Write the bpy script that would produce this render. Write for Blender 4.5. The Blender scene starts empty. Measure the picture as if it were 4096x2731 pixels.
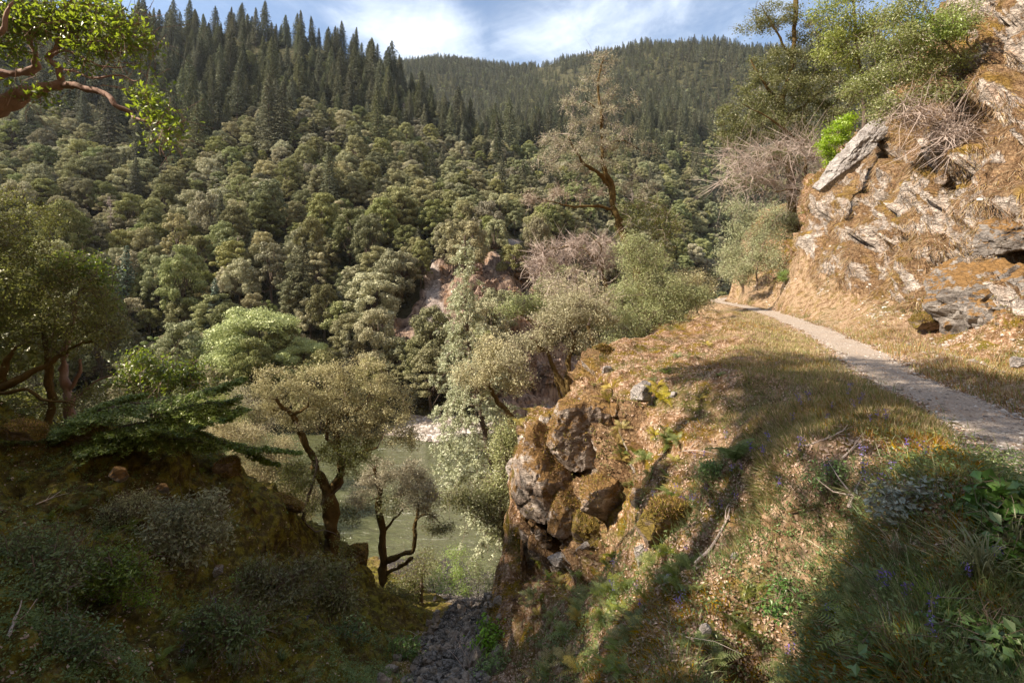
import bpy, math, random
import numpy as np
from mathutils import Vector
from mathutils.bvhtree import BVHTree

# ------------------------------------------------------------------ camera, sky, sun, exposure
S = bpy.context.scene
COL = S.collection
R = math.radians
rng = np.random.default_rng(7)
random.seed(7)

cam_d = bpy.data.cameras.new("camera")
cam_d.sensor_width = 36.0
cam_d.lens = 18.0
cam_d.shift_y = -0.0605
cam_d.clip_start = 0.05
cam_d.clip_end = 6000
cam = bpy.data.objects.new("camera", cam_d)
cam.rotation_euler = (R(90), 0, 0)
COL.objects.link(cam)
S.camera = cam

SUN_EL, SUN_AZ = 40.0, -103.0      # azimuth clockwise from +Y (the view direction)
sd = Vector((math.sin(R(SUN_AZ)) * math.cos(R(SUN_EL)), math.cos(R(SUN_AZ)) * math.cos(R(SUN_EL)), math.sin(R(SUN_EL))))
sun_l = bpy.data.lights.new("sun", 'SUN')
sun_l.energy = 5.0
sun_l.angle = R(0.55)
sun_l.color = (1.0, 0.87, 0.71)
sun = bpy.data.objects.new("sun", sun_l)
sun.rotation_euler = sd.to_track_quat('Z', 'Y').to_euler()
COL.objects.link(sun)

W = bpy.data.worlds.new("World")
S.world = W
W.use_nodes = True
wn, wl = W.node_tree.nodes, W.node_tree.links
wn.clear()
w_out = wn.new("ShaderNodeOutputWorld")
w_bg = wn.new("ShaderNodeBackground")
w_sky = wn.new("ShaderNodeTexSky")
w_sky.sky_type = 'NISHITA'
w_sky.sun_disc = False
w_sky.sun_elevation = R(SUN_EL)
w_sky.sun_rotation = R(SUN_AZ)
w_sky.altitude = 300
w_sky.air_density = 1.0
w_sky.dust_density = 0.4
w_sky.ozone_density = 1.0
w_bg.inputs['Strength'].default_value = 0.088
# thin clouds: noise on the sky direction flattened onto a high layer
tc = wn.new("ShaderNodeTexCoord")
sep = wn.new("ShaderNodeSeparateXYZ")
wl.new(tc.outputs['Generated'], sep.inputs[0])
def wmath(op, a, b=None, clamp=False):
    n = wn.new("ShaderNodeMath"); n.operation = op; n.use_clamp = clamp
    for i, v in enumerate((a, b)):
        if v is None: continue
        if isinstance(v, (int, float)): n.inputs[i].default_value = v
        else: wl.new(v, n.inputs[i])
    return n.outputs[0]
zz = wmath('ADD', wmath('MAXIMUM', sep.outputs[2], 0.02), 0.12)
cx, cy = wmath('DIVIDE', sep.outputs[0], zz), wmath('DIVIDE', sep.outputs[1], zz)
cmb = wn.new("ShaderNodeCombineXYZ")
wl.new(cx, cmb.inputs[0]); wl.new(cy, cmb.inputs[1])
def wnoise(sc, det, rough, off, dist=0.0):
    m = wn.new("ShaderNodeMapping"); m.inputs['Location'].default_value = off; m.inputs['Scale'].default_value = sc
    wl.new(cmb.outputs[0], m.inputs[0])
    n = wn.new("ShaderNodeTexNoise"); n.inputs['Scale'].default_value = 1.0
    n.inputs['Detail'].default_value = det; n.inputs['Roughness'].default_value = rough
    n.inputs['Distortion'].default_value = dist
    wl.new(m.outputs[0], n.inputs['Vector']); return n.outputs[0]
n1 = wnoise((1.6, 1.1, 1), 7, 0.62, (3.1, 0.4, 0), 0.5)
n2 = wnoise((5.0, 3.2, 1), 6, 0.65, (1.7, 9.2, 0), 0.8)
cl = wmath('ADD', wmath('MULTIPLY', n1, 0.75), wmath('MULTIPLY', n2, 0.25))
# cloud bank over the middle and right of the valley, clear blue over the left
def blob(x0, y0, sx, sy, amp):
    dx = wmath('DIVIDE', wmath('SUBTRACT', cx, x0), sx)
    dy = wmath('DIVIDE', wmath('SUBTRACT', cy, y0), sy)
    q = wmath('ADD', wmath('MULTIPLY', dx, dx), wmath('MULTIPLY', dy, dy))
    return wmath('MULTIPLY', wmath('SUBTRACT', 1.0, q, True), amp)
bank = wmath('ADD', blob(-0.33, 1.62, 0.26, 0.38, 0.25), wmath('ADD', blob(0.50, 1.75, 0.72, 0.9, 0.15), blob(0.06, 1.98, 0.22, 0.16, 0.10)))
bank = wmath('ADD', bank, wmath('MULTIPLY', wmath('MULTIPLY', wmath('SUBTRACT', 0.9, cy, True), 1.0, True), 0.17))   # unseen cloud veil overhead and behind, added to whiten the blue fill light
cr = wn.new("ShaderNodeMapRange")
cr.inputs['From Min'].default_value = 0.50; cr.inputs['From Max'].default_value = 0.94
cr.interpolation_type = 'SMOOTHSTEP'
wl.new(wmath('ADD', cl, bank), cr.inputs['Value'])
mx = wn.new("ShaderNodeMix"); mx.data_type = 'RGBA'
wl.new(cr.outputs[0], mx.inputs[0])
wl.new(w_sky.outputs[0], mx.inputs[6])
mx.inputs[7].default_value = (7.2, 7.7, 8.4, 1)
wl.new(mx.outputs[2], w_bg.inputs['Color'])
wl.new(w_bg.outputs[0], w_out.inputs[0])

S.view_settings.view_transform = 'Standard'
S.view_settings.look = 'None'
S.view_settings.exposure = 1.24
S.view_settings.gamma = 1.0
S.render.engine = 'CYCLES'
S.cycles.max_bounces = 6
S.cycles.diffuse_bounces = 3
S.cycles.transmission_bounces = 4

# ------------------------------------------------------------------ helpers
F = 512.0
HOR = 279.0
def P(px, py, d):                       # a point seen at (px, py) of the 1024x682 picture, d metres ahead
    return np.array(((px - 512) / F * d, d, (HOR - py) / F * d))

def _h(i, j, k, s):
    n = (i.astype(np.int64) * 374761393 + j.astype(np.int64) * 668265263 + k.astype(np.int64) * 1274126177 + s * 974634777) & 0xffffffff
    n = ((n ^ (n >> 13)) * 1103515245) & 0xffffffff
    n = ((n ^ (n >> 15)) * 2246822519) & 0xffffffff
    return ((n ^ (n >> 16)) & 0xffffff) / float(0xffffff)

def vnoise(p, s=0):
    f = np.floor(p); t = p - f; t = t * t * (3 - 2 * t)
    i, j, k = f[..., 0], f[..., 1], f[..., 2]
    r = 0
    for a in (0, 1):
        wa = t[..., 0] if a else 1 - t[..., 0]
        for b in (0, 1):
            wb = t[..., 1] if b else 1 - t[..., 1]
            for c in (0, 1):
                wc = t[..., 2] if c else 1 - t[..., 2]
                r = r + wa * wb * wc * _h(i + a, j + b, k + c, s)
    return r * 2 - 1

def fbm(p, sc=1.0, oc=4, s=0, g=0.5):
    r = 0; a = 1.0; q = np.asarray(p, float) * sc
    for o in range(oc):
        r = r + a * vnoise(q, s + o * 17); q = q * 2.03 + 11.3; a *= g
    return r

def worley(p, s=0):                     # F1, F2 and the random value of the nearest cell
    f = np.floor(p)
    d1 = np.full(p.shape[:-1], 9.0); d2 = d1.copy(); v = np.zeros(p.shape[:-1])
    for a in (-1, 0, 1):
        for b in (-1, 0, 1):
            for c in (-1, 0, 1):
                i, j, k = f[..., 0] + a, f[..., 1] + b, f[..., 2] + c
                q = np.stack((i + _h(i, j, k, s + 1), j + _h(i, j, k, s + 2), k + _h(i, j, k, s + 3)), -1)
                d = np.sqrt(((q - p) ** 2).sum(-1))
                m = d < d1
                d2 = np.where(m, d1, np.minimum(d2, d)); v = np.where(m, _h(i, j, k, s + 4), v); d1 = np.where(m, d, d1)
    return d1, d2, v

def mesh(name, V, Fs, mats, smooth=False, attrs=None):
    """Fs: list of (face index array MxN, material slot)"""
    me = bpy.data.meshes.new(name)
    V = np.asarray(V, np.float32)
    Fs = [(np.asarray(f, np.int32), m) for f, m in Fs if len(f)]
    me.vertices.add(len(V)); me.vertices.foreach_set("co", V.ravel())
    nl = sum(f.size for f, m in Fs); nf = sum(len(f) for f, m in Fs)
    me.loops.add(nl); me.polygons.add(nf)
    me.loops.foreach_set("vertex_index", np.concatenate([f.ravel() for f, m in Fs]))
    tot = np.concatenate([np.full(len(f), f.shape[1], np.int32) for f, m in Fs])
    st = np.concatenate(([0], np.cumsum(tot)[:-1])).astype(np.int32)
    me.polygons.foreach_set("loop_start", st)
    me.polygons.foreach_set("material_index", np.concatenate([np.full(len(f), m, np.int32) for f, m in Fs]))
    me.polygons.foreach_set("use_smooth", np.full(nf, bool(smooth)))
    for m in mats: me.materials.append(m)
    if attrs:
        for k, a in attrs.items():
            at = me.attributes.new(k, 'FLOAT', 'POINT'); at.data.foreach_set("value", np.asarray(a, np.float32))
    me.update(calc_edges=True)
    return me

def obj(name, me, parent=None, loc=None):
    o = bpy.data.objects.new(name, me); COL.objects.link(o)
    if parent is not None: o.parent = parent
    if loc is not None: o.location = tuple(float(v) for v in loc)
    return o

def tag(o, label=None, cat=None, group=None, kind=None):
    if label: o["label"] = label
    if cat: o["category"] = cat
    if group: o["group"] = group
    if kind: o["kind"] = kind
    return o

def empty(name, loc, label, cat, group=None):
    o = bpy.data.objects.new(name, None); COL.objects.link(o)
    o.empty_display_size = 0.2
    o.location = tuple(float(v) for v in loc)
    return tag(o, label, cat, group)

class MB:                               # gathers pieces of one mesh
    def __init__(s): s.V = []; s.F = []; s.n = 0
    def add(s, V, Fs, m=0):
        V = np.asarray(V, float).reshape(-1, 3); s.V.append(V)
        s.F.append((np.asarray(Fs) + s.n, m)); s.n += len(V)
    def mesh(s, name, mats, off=None, smooth=False, attrs=None):
        V = np.concatenate(s.V)
        if off is not None: V = V - np.asarray(off)
        return mesh(name, V, s.F, mats, smooth, attrs)

def tube(mb, pts, rad, n=6, m=0, rough=0.0):
    pts = np.asarray(pts, float); k = len(pts); rad = np.broadcast_to(rad, (k,)) * 1.0
    t = np.gradient(pts, axis=0); t /= np.linalg.norm(t, axis=1)[:, None] + 1e-9
    ref = np.array((0.31, 0.2, 0.93)) if abs(t[:, 2]).mean() < 0.8 else np.array((0.9, 0.3, 0.1))
    a = np.cross(t, ref); a /= np.linalg.norm(a, axis=1)[:, None] + 1e-9
    b = np.cross(t, a)
    ang = np.arange(n) / n * 2 * math.pi
    ring = a[:, None] * np.cos(ang)[None, :, None] + b[:, None] * np.sin(ang)[None, :, None]
    rr = rad[:, None]
    if rough:
        q = pts[:, None] + ring * rad[:, None, None]
        rr = rad[:, None] * (1 + rough * fbm(q, 5.0, 3, 5))
    V = pts[:, None] + ring * np.asarray(rr)[..., None] * np.ones((1, n, 1))
    idx = np.arange(k * n).reshape(k, n)
    q = np.stack((idx[:-1], np.roll(idx[:-1], -1, 1), np.roll(idx[1:], -1, 1), idx[1:]), -1).reshape(-1, 4)
    mb.add(V, q, m)

def curve(pts, n=12, wob=0.0, seed=0):  # Catmull-Rom through the points
    pts = np.asarray(pts, float)
    if len(pts) == 2: pts = np.array((pts[0], pts[0] * .5 + pts[1] * .5, pts[1]))
    p = np.concatenate(([2 * pts[0] - pts[1]], pts, [2 * pts[-1] - pts[-2]]))
    out = []
    for i in range(1, len(p) - 2):
        for u in np.linspace(0, 1, n, endpoint=False):
            out.append(.5 * (2 * p[i] + (p[i + 1] - p[i - 1]) * u + (2 * p[i - 1] - 5 * p[i] + 4 * p[i + 1] - p[i + 2]) * u * u + (3 * p[i] - p[i - 1] - 3 * p[i + 1] + p[i + 2]) * u ** 3))
    out.append(p[-2]); out = np.array(out)
    if wob:
        out[1:] += wob * np.stack([fbm(out[1:] + 31.7 * c + seed, 2.2, 3, c) for c in range(3)], -1)
    return out

def unit(v): return v / (np.linalg.norm(v, axis=-1, keepdims=True) + 1e-9)

def leaves(mb, C, N, size, asp=0.5, m=0, rg=rng, bend=0.0):
    """one pointed leaf quad per centre C, facing N"""
    n = len(C); N = unit(N)
    r = rg.normal(size=(n, 3)); T = unit(np.cross(N, r)); B = np.cross(N, T)
    s = (size * rg.uniform(.65, 1.3, n))[:, None]
    V = np.stack((C - T * s * .5, C + B * s * asp * .5 + N * s * bend, C + T * s * .5, C - B * s * asp * .5 + N * s * bend), 1)
    mb.add(V, np.arange(n * 4).reshape(n, 4), m)

# ------------------------------------------------------------------ materials
class NT:
    def __init__(s, name):
        s.m = bpy.data.materials.new(name); s.m.use_nodes = True
        s.t = s.m.node_tree; s.t.nodes.clear(); s.out = s.t.nodes.new("ShaderNodeOutputMaterial")
    def n(s, typ, **kw):
        nd = s.t.nodes.new(typ)
        for k, v in kw.items(): setattr(nd, k, v)
        return nd
    def set(s, sock, v):
        if isinstance(v, bpy.types.NodeSocket): s.t.links.new(v, sock)
        elif v is not None:
            if isinstance(v, tuple) and len(v) == 3 and sock.type == 'RGBA': v = v + (1,)
            sock.default_value = v
    def coord(s, kind='Object'):
        return s.n("ShaderNodeTexCoord").outputs[kind]
    def pos(s): return s.n("ShaderNodeNewGeometry").outputs['Position']
    def map(s, v, sc=(1, 1, 1), rot=(0, 0, 0), loc=(0, 0, 0)):
        nd = s.n("ShaderNodeMapping"); s.set(nd.inputs[0], v); nd.inputs['Scale'].default_value = sc
        nd.inputs['Rotation'].default_value = rot; nd.inputs['Location'].default_value = loc; return nd.outputs[0]
    def noise(s, v, sc, det=5, rough=0.55, dist=0.0, col=False):
        nd = s.n("ShaderNodeTexNoise"); s.set(nd.inputs['Vector'], v); nd.inputs['Scale'].default_value = sc
        nd.inputs['Detail'].default_value = det; nd.inputs['Roughness'].default_value = rough; nd.inputs['Distortion'].default_value = dist
        return nd.outputs[1 if col else 0]
    def vor(s, v, sc, feat='F1', out='Distance', rnd=1.0):
        nd = s.n("ShaderNodeTexVoronoi", feature=feat); s.set(nd.inputs['Vector'], v); nd.inputs['Scale'].default_value = sc
        nd.inputs['Randomness'].default_value = rnd
        return nd.outputs[out]
    def math(s, op, a, b=None, c=None, clamp=False):
        nd = s.n("ShaderNodeMath", operation=op, use_clamp=clamp)
        for i, v in enumerate((a, b, c)):
            if v is not None: s.set(nd.inputs[i], v)
        return nd.outputs[0]
    def rng(s, v, a, b, c=0.0, d=1.0, smooth=False):
        nd = s.n("ShaderNodeMapRange"); s.set(nd.inputs['Value'], v)
        if smooth: nd.interpolation_type = 'SMOOTHSTEP'
        for k, x in zip(('From Min', 'From Max', 'To Min', 'To Max'), (a, b, c, d)): nd.inputs[k].default_value = x
        return nd.outputs[0]
    def mix(s, f, a, b, blend='MIX'):
        nd = s.n("ShaderNodeMix", data_type='RGBA', blend_type=blend)
        s.set(nd.inputs[0], f); s.set(nd.inputs[6], a); s.set(nd.inputs[7], b); return nd.outputs[2]
    def ramp(s, v, stops):
        nd = s.n("ShaderNodeValToRGB"); s.set(nd.inputs[0], v); e = nd.color_ramp.elements
        while len(e) < len(stops): e.new(0.5)
        for x, (p_, c_) in zip(e, stops): x.position = p_; x.color = c_ + (1,)
        return nd.outputs[0]
    def attr(s, name, out='Fac'):
        nd = s.n("ShaderNodeAttribute", attribute_name=name); return nd.outputs[out]
    def bump(s, h, strength=0.5, dist=0.1, normal=None):
        nd = s.n("ShaderNodeBump"); s.set(nd.inputs['Height'], h); nd.inputs['Strength'].default_value = strength
        nd.inputs['Distance'].default_value = dist
        if normal is not None: s.set(nd.inputs['Normal'], normal)
        return nd.outputs[0]
    def pbr(s, col, rough=0.9, normal=None, spec=0.3):
        nd = s.n("ShaderNodeBsdfPrincipled"); s.set(nd.inputs['Base Color'], col); s.set(nd.inputs['Roughness'], rough)
        nd.inputs['Specular IOR Level'].default_value = spec
        if normal is not None: s.set(nd.inputs['Normal'], normal)
        s.t.links.new(nd.outputs[0], s.out.inputs[0]); return s.m

def foliage(name, a, b, trans=0.3, gloss=0.05, hv=0.04, vv=0.35, tcol=None, brown=0.0):
    t = NT(name)
    isl = t.n("ShaderNodeNewGeometry").outputs['Random Per Island']
    c = t.mix(isl, a, b)
    if brown:
        f = t.math('LESS_THAN', t.math('FRACT', t.math('MULTIPLY', isl, 17.3)), brown)
        c = t.mix(f, c, (0.28, 0.17, 0.09))
    oi = t.n("ShaderNodeObjectInfo").outputs['Random']
    hs = t.n("ShaderNodeHueSaturation")
    t.set(hs.inputs['Color'], c)
    t.set(hs.inputs['Hue'], t.rng(oi, 0, 1, .5 - hv, .5 + hv))
    t.set(hs.inputs['Value'], t.rng(t.math('FRACT', t.math('MULTIPLY', oi, 7.13)), 0, 1, 1 - vv, 1 + vv))
    t.set(hs.inputs['Saturation'], t.rng(t.math('FRACT', t.math('MULTIPLY', oi, 3.77)), 0, 1, .75, 1.15))
    d = t.n("ShaderNodeBsdfDiffuse"); t.set(d.inputs[0], hs.outputs[0])
    tr = t.n("ShaderNodeBsdfTranslucent"); t.set(tr.inputs[0], t.mix(.65, hs.outputs[0], tcol) if tcol else hs.outputs[0])
    g = t.n("ShaderNodeBsdfGlossy"); g.inputs['Roughness'].default_value = .42; g.inputs['Color'].default_value = (.9, .9, .8, 1)
    m1 = t.n("ShaderNodeMixShader"); m1.inputs[0].default_value = trans
    t.t.links.new(d.outputs[0], m1.inputs[1]); t.t.links.new(tr.outputs[0], m1.inputs[2])
    m2 = t.n("ShaderNodeMixShader"); m2.inputs[0].default_value = gloss
    t.t.links.new(m1.outputs[0], m2.inputs[1]); t.t.links.new(g.outputs[0], m2.inputs[2])
    t.t.links.new(m2.outputs[0], t.out.inputs[0])
    return t.m

def rock_mat(name, light, mid, dark, moss=None, moss_amt=0.5, sc=1.0, up=0.35, obj_space=True, crack=0.55, band_rot=(0.3, 0.6, 0.2)):
    t = NT(name)
    v = t.pos()
    g = t.map(v, (1, 1, 2.2), band_rot)
    n1 = t.noise(g, 1.3 * sc, 8, .62)
    n2 = t.noise(v, 6.0 * sc, 6, .65)
    n3 = t.noise(v, 26.0 * sc, 4, .6)
    gw = t.n('ShaderNodeVectorMath', operation='MULTIPLY_ADD'); t.set(gw.inputs[0], t.noise(v, 5 * sc, 4, .6, 0, True)); gw.inputs[1].default_value = (.35 / sc,) * 3; t.set(gw.inputs[2], g); g = gw.outputs[0]
    vr = t.vor(g, 2.4 * sc, 'DISTANCE_TO_EDGE')
    vr2 = t.vor(g, 7.5 * sc, 'DISTANCE_TO_EDGE')
    c = t.ramp(n1, [(0.30, dark), (0.46, mid), (0.62, light), (0.8, tuple(min(1, x * 1.15) for x in light))])
    c = t.mix(t.rng(n2, .45, .7, 0, .55), c, mid)
    c = t.mix(t.rng(n3, .55, .75, 0, .5), c, light)
    # thin fracture lines in a darker tone
    ln = t.math('MAXIMUM', t.rng(vr, 0.0, 0.035, crack, 0), t.rng(vr2, 0.0, 0.03, crack * .6, 0)); ln = t.math('MULTIPLY', ln, t.rng(n2, .40, .58))
    c = t.mix(ln, c, tuple(x * .35 for x in dark))
    if moss:
        nz = t.n("ShaderNodeSeparateXYZ"); t.set(nz.inputs[0], t.n("ShaderNodeNewGeometry").outputs['Normal'])
        mm = t.math('ADD', t.math('MULTIPLY', nz.outputs[2], up), t.math('ADD', t.math('MULTIPLY', t.noise(v, 1.6 * sc, 6, .7), 1.0), t.math('MULTIPLY', n2, .35)))
        mf = t.rng(mm, 1.02 - moss_amt * .55, 1.14 - moss_amt * .55, 0, 1)
        mc = t.mix(t.noise(v, 9 * sc, 4, .6), moss[0], moss[1])
        c = t.mix(mf, c, mc)
    h = t.math('ADD', t.math('MULTIPLY', n1, .9), t.math('ADD', t.math('MULTIPLY', n2, .35), t.math('MULTIPLY', n3, .12)))
    h = t.math('ADD', h, t.math('MULTIPLY', t.rng(vr, 0, .06), .25))
    h = t.math('ADD', h, t.math('MULTIPLY', t.rng(vr2, 0, .05), .10))
    nb = t.bump(h, .9, .16 / sc)
    return t.pbr(c, .93, nb, .2)

def bark_mat(name, a, b, c2=None, sc=1.0, moss=None, ma=.5):
    t = NT(name); v = t.pos()
    n1 = t.noise(t.map(v, (1, 1, .28)), 16 * sc, 5, .6)
    c = t.mix(n1, a, b)
    if c2: c = t.mix(t.rng(t.noise(v, 3.5 * sc, 4, .6), .5, .62), c, c2)
    if moss: c = t.mix(t.rng(t.noise(v, 2.6 * sc, 5, .65), .62 - ma * .3, .70 - ma * .3), c, t.mix(t.noise(v, 12 * sc, 3), moss[0], moss[1]))
    return t.pbr(c, .9, t.bump(n1, .8, .03), .2)
# ------------------------------------------------------------------ the near ground: gully, banks, promontory, trail bench, road-cut cliff
TRAIL = np.array([(-3.5, -2.2), (-1.0, -0.9), (1.6, 0.6), (3.6, 2.6), (4.75, 4.35), (5.5, 5.9), (6.45, 8.7), (8.3, 12.7), (11.0, 20), (13.6, 29), (16.0, 40), (22, 48), (32, 55), (46, 61)], float)
TR = curve(np.c_[TRAIL, np.zeros(len(TRAIL))], 10)[:, :2]
TZ = -1.62
def trail_dist(x, y):                   # signed distance: positive on the cliff side
    x = np.asarray(x, float); y = np.asarray(y, float)
    best = np.full(x.shape, 1e9); sg = np.zeros(x.shape)
    for (ax, ay), (bx, by) in zip(TR[:-1], TR[1:]):
        dx, dy = bx - ax, by - ay; L = dx * dx + dy * dy
        t = np.clip(((x - ax) * dx + (y - ay) * dy) / L, 0, 1)
        d = np.hypot(x - ax - t * dx, y - ay - t * dy); m = d < best
        best = np.where(m, d, best); sg = np.where(m, np.sign((x - ax) * dy - (y - ay) * dx), sg)
    return best * sg

NEAR = [  # (px, py, metres ahead)
    # promontory: shoulder, slope down to the gully, its rocky left edge
    (690, 312, 24), (665, 320, 20), (650, 326, 17.5), (625, 338, 15), (610, 350, 14), (597, 366, 12.9), (568, 396, 12.0), (545, 412, 11.6), (524, 428, 11.2),
    (700, 350, 11.5), (740, 350, 11.5), (650, 400, 9.3), (700, 400, 8.4), (750, 400, 7.6), (850, 425, 5.8), (900, 455, 4.75), (700, 450, 7.0), (800, 500, 4.75), (640, 440, 8.6),
    (600, 430, 9.8), (900, 560, 3.3), (1000, 600, 2.7), (700, 520, 5.9), (750, 560, 4.8), (640, 500, 7.4), (605, 480, 9.3), (650, 580, 5.9), (612, 552, 8.2), (580, 548, 9.6), (558, 548, 10.2), (538, 545, 10.6), (560, 585, 9.0), (545, 600, 8.3), (700, 640, 4.3), (850, 640, 3.1),
    (600, 682, 5.0), (520, 682, 7.3), (700, 682, 3.9), (1000, 682, 2.25), (560, 630, 6.9), (530, 640, 8.0),
    # gully bed down to the river bar
    (450, 682, 8.5), (400, 682, 8.3), (470, 640, 11.3), (430, 640, 12.4), (480, 612, 16.5), (450, 608, 19), (480, 600, 22), (450, 599, 28), (492, 599, 27), (470, 592, 38), (460, 561, 45.5), (520, 575, 40),
    # left bank and its skyline
    (-120, 400, 9.5), (0, 424, 10.3), (100, 426, 11.2), (180, 436, 11.8), (230, 452, 12.4), (242, 482, 13.0), (290, 502, 14), (325, 548, 16), (330, 556, 16.6), (362, 562, 17.2), (377, 592, 18.2), (400, 608, 18.5), (428, 628, 18.3),
    (0, 470, 8.8), (0, 520, 7.0), (100, 480, 9.8), (100, 520, 8.6), (200, 500, 11.2), (200, 545, 9.9), (300, 580, 12.6), (380, 640, 12.6), (0, 600, 5.0), (100, 600, 6.3), (200, 620, 7.3), (300, 650, 8.0),
    (0, 682, 3.6), (150, 682, 5.0), (300, 682, 6.8), (-200, 620, 4.0), (-300, 500, 6.0),
    # cliff side
    (740, 291, 34), (784, 287, 26), (806, 296, 21.5), (868, 310, 16.6), (936, 324, 14.0), (1024, 350, 11.0), (1150, 395, 8.5),
    (800, 250, 27.0), (850, 245, 21.6), (900, 240, 18.0), (880, 280, 18), (936, 205, 16.3), (936, 120, 18.3), (936, 60, 20.5), (1024, 270, 12.2), (1024, 150, 13.8), (1024, 50, 15.6), (1024, -60, 18), (960, 270, 14.6),
    (862, 190, 22.4), (815, 205, 26.5), (878, 128, 24.6), (960, 35, 19.5), (905, 95, 24), (862, 165, 31), (830, 195, 36), (790, 225, 36), (760, 230, 39), (732, 268, 42), (722, 284, 46),
    (1150, 200, 11.5), (1150, 50, 13.5), (1300, 300, 8.5), (1300, 0, 11.5),
]
NEARW = [  # hidden or behind: world metres
    (0, 0, -1.66), (1.2, 0.4, -1.64), (-1.4, 0.2, -1.7), (0, 1.2, -2.2), (1.2, 2.0, -2.25), (-1.5, 1.5, -2.3), (0, -2.5, -1.2), (0, -6, 2.5), (5, -4, 3.0), (6, 0, .2), (8, 3, 1.2), (-5, -5, 1), (-12, -8, 5), (12, -8, 10),
    (2, 4, -3.9), (0.4, 5.2, -4.6), (-1.2, 4.5, -4.2), (-1.0, 7.5, -6.0),
    (2, 16, -8.5), (4, 19, -6.5), (0.5, 20, -12.4), (5, 28, -9), (10, 30, -4), (8, 40, -12), (0, 30, -18), (14, 50, -14), (4, 47, -25.5), (20, 62, -24.5), (25, 58, -15), (40, 80, -25), (34, 66, -14), (70, 110, -25), (60, 90, -15), (2.6, 15.2, -5.5), (3, 12, -2.05), (3.7, 15, -1.9), (2, 12, -2.45), (4.6, 16.4, -1.75),
    (-0.3, 11.6, -6.6), (0.9, 13.4, -6.4), (-0.2, 10.4, -5.9),
    (-9.5, 13.5, -4.4), (-12, 18, -8), (-6, 18.5, -9.5), (-6, 22, -13), (-10, 28, -16), (-22, 20, -9), (-25, 30, -16), (-15, 38, -21.5), (-30, 42, -25), (-60, 38, -24), (-3, 26, -16.4), (-60, 20, -8), (-100, 30, -12),
    (-14, 6, -0.8), (-20, 0, 3), (-11, 1, -0.9), (-8, 3, -1.9), (-30, 5, 3), (-60, -10, 20), (-30, -30, 22), (30, -30, 40),
    (30, 40, 12), (45, 60, 14), (24, 30, 11), (40, 20, 35), (70, 50, 50), (90, 100, 30), (25, 5, 22), (60, -10, 60), (20, 44, 4), (28, 51, 3), (80, 130, -10), (110, 150, -22), (0, 60, -30), (-30, 60, -31), (-70, 60, -31), (30, 85, -31), (60, 125, -31),
]
cp = [tuple(P(*c)) for c in NEAR] + NEARW
for q in TR[8:-6:8]: cp.append((q[0], q[1], TZ))
for k in range(6, len(TR) - 25, 6):     # level bench on the river side of the trail
    tdir = TR[k + 1] - TR[k]; tdir /= np.hypot(*tdir); nrm = np.array((tdir[1], -tdir[0]))
    cp.append((TR[k][0] + nrm[0] * 1.3, TR[k][1] + nrm[1] * 1.3, TZ + .12))
    cp.append((TR[k][0] - nrm[0] * 1.2, TR[k][1] - nrm[1] * 1.2, TZ + .02))
cp = np.array(cp, float)
# fit in a compressed plane (log radius) so that near detail and far reach share one smooth surface
def warp(x, y):
    r = np.hypot(x, y) + 1e-6; s = np.log1p(r / 2.5) * 4 / r
    return x * s, y * s
_wx, _wy = warp(cp[:, 0], cp[:, 1]); _A = np.c_[_wx, _wy]
def _phi(r2): return .5 * r2 * np.log(r2 + 1e-9)
_n = len(cp); _M = np.zeros((_n + 3, _n + 3))
_M[:_n, :_n] = _phi(((_A[:, None] - _A[None]) ** 2).sum(-1)) + np.eye(_n) * 0.012
_M[:_n, _n:] = np.c_[np.ones(_n), _A]; _M[_n:, :_n] = _M[:_n, _n:].T
_sc = 1 / (1 + np.hypot(cp[:, 0], cp[:, 1]) * .12)
_c = np.linalg.solve(_M, np.r_[cp[:, 2] * _sc, 0, 0, 0])
def base_h(x, y):
    x = np.asarray(x, float); y = np.asarray(y, float); wx, wy = warp(x, y); out = _c[_n] + _c[_n + 1] * wx + _c[_n + 2] * wy
    for i in range(_n): out = out + _c[i] * _phi((wx - _A[i, 0]) ** 2 + (wy - _A[i, 1]) ** 2)
    return out * (1 + np.hypot(x, y) * .12)
def sstep(v, a, b):
    t = np.clip((v - a) / (b - a), 0, 1); return t * t * (3 - 2 * t)

u_in = np.linspace(-1.12, 1.12, 640)
ang = np.concatenate((np.linspace(-R(178), -math.atan(1.12) - .02, 46), np.arctan(u_in), np.linspace(math.atan(1.12) + .02, R(178), 46)))
rad = np.concatenate((np.linspace(.25, 1.3, 8), np.exp(np.linspace(math.log(1.36), math.log(64), 540)), np.exp(np.linspace(math.log(66), math.log(190), 24))))
A_, R_ = np.meshgrid(ang, rad, indexing='ij')
X = np.sin(A_) * R_; Y = np.cos(A_) * R_
Z = base_h(X, Y)
TD = trail_dist(X, Y)
cap = TZ + .16 - .05 * np.clip(-TD - 1, 0, 8)
Z = np.where((TD < 0) & (Y > 7) & (X > -1), Z - np.log1p(np.exp(np.clip((Z - cap) * 6, -30, 30))) / 6, Z)
tw = 1 - sstep(np.abs(TD), .45, 1.05)
Z = Z * (1 - tw) + (TZ + .02 * fbm(np.stack((X, Y, 0 * X), -1), 1.7, 3)) * tw
Pt = np.stack((X, Y, Z), -1)
cliff = sstep(TD, 1.0, 3.0) * sstep(Z, -1.35, -.3) * (X > 0) * (Y > -3)
bedc = np.abs(X - np.interp(Y, [0, 4, 8.5, 12, 17, 22, 28, 38, 47], [0, -.4, -1.1, -1.3, -1.4, -1.2, -1.6, -3, -4]))
bedw = np.interp(Y, [0, 5, 8, 12, 20, 30, 48], [.15, .28, .62, .8, 1.1, 2.4, 9.0])
bed = (1 - sstep(bedc, bedw * .75, bedw * 1.25)) * (Y > 2)
steep = 1.0
dist_ = np.hypot(X, Y)
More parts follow.
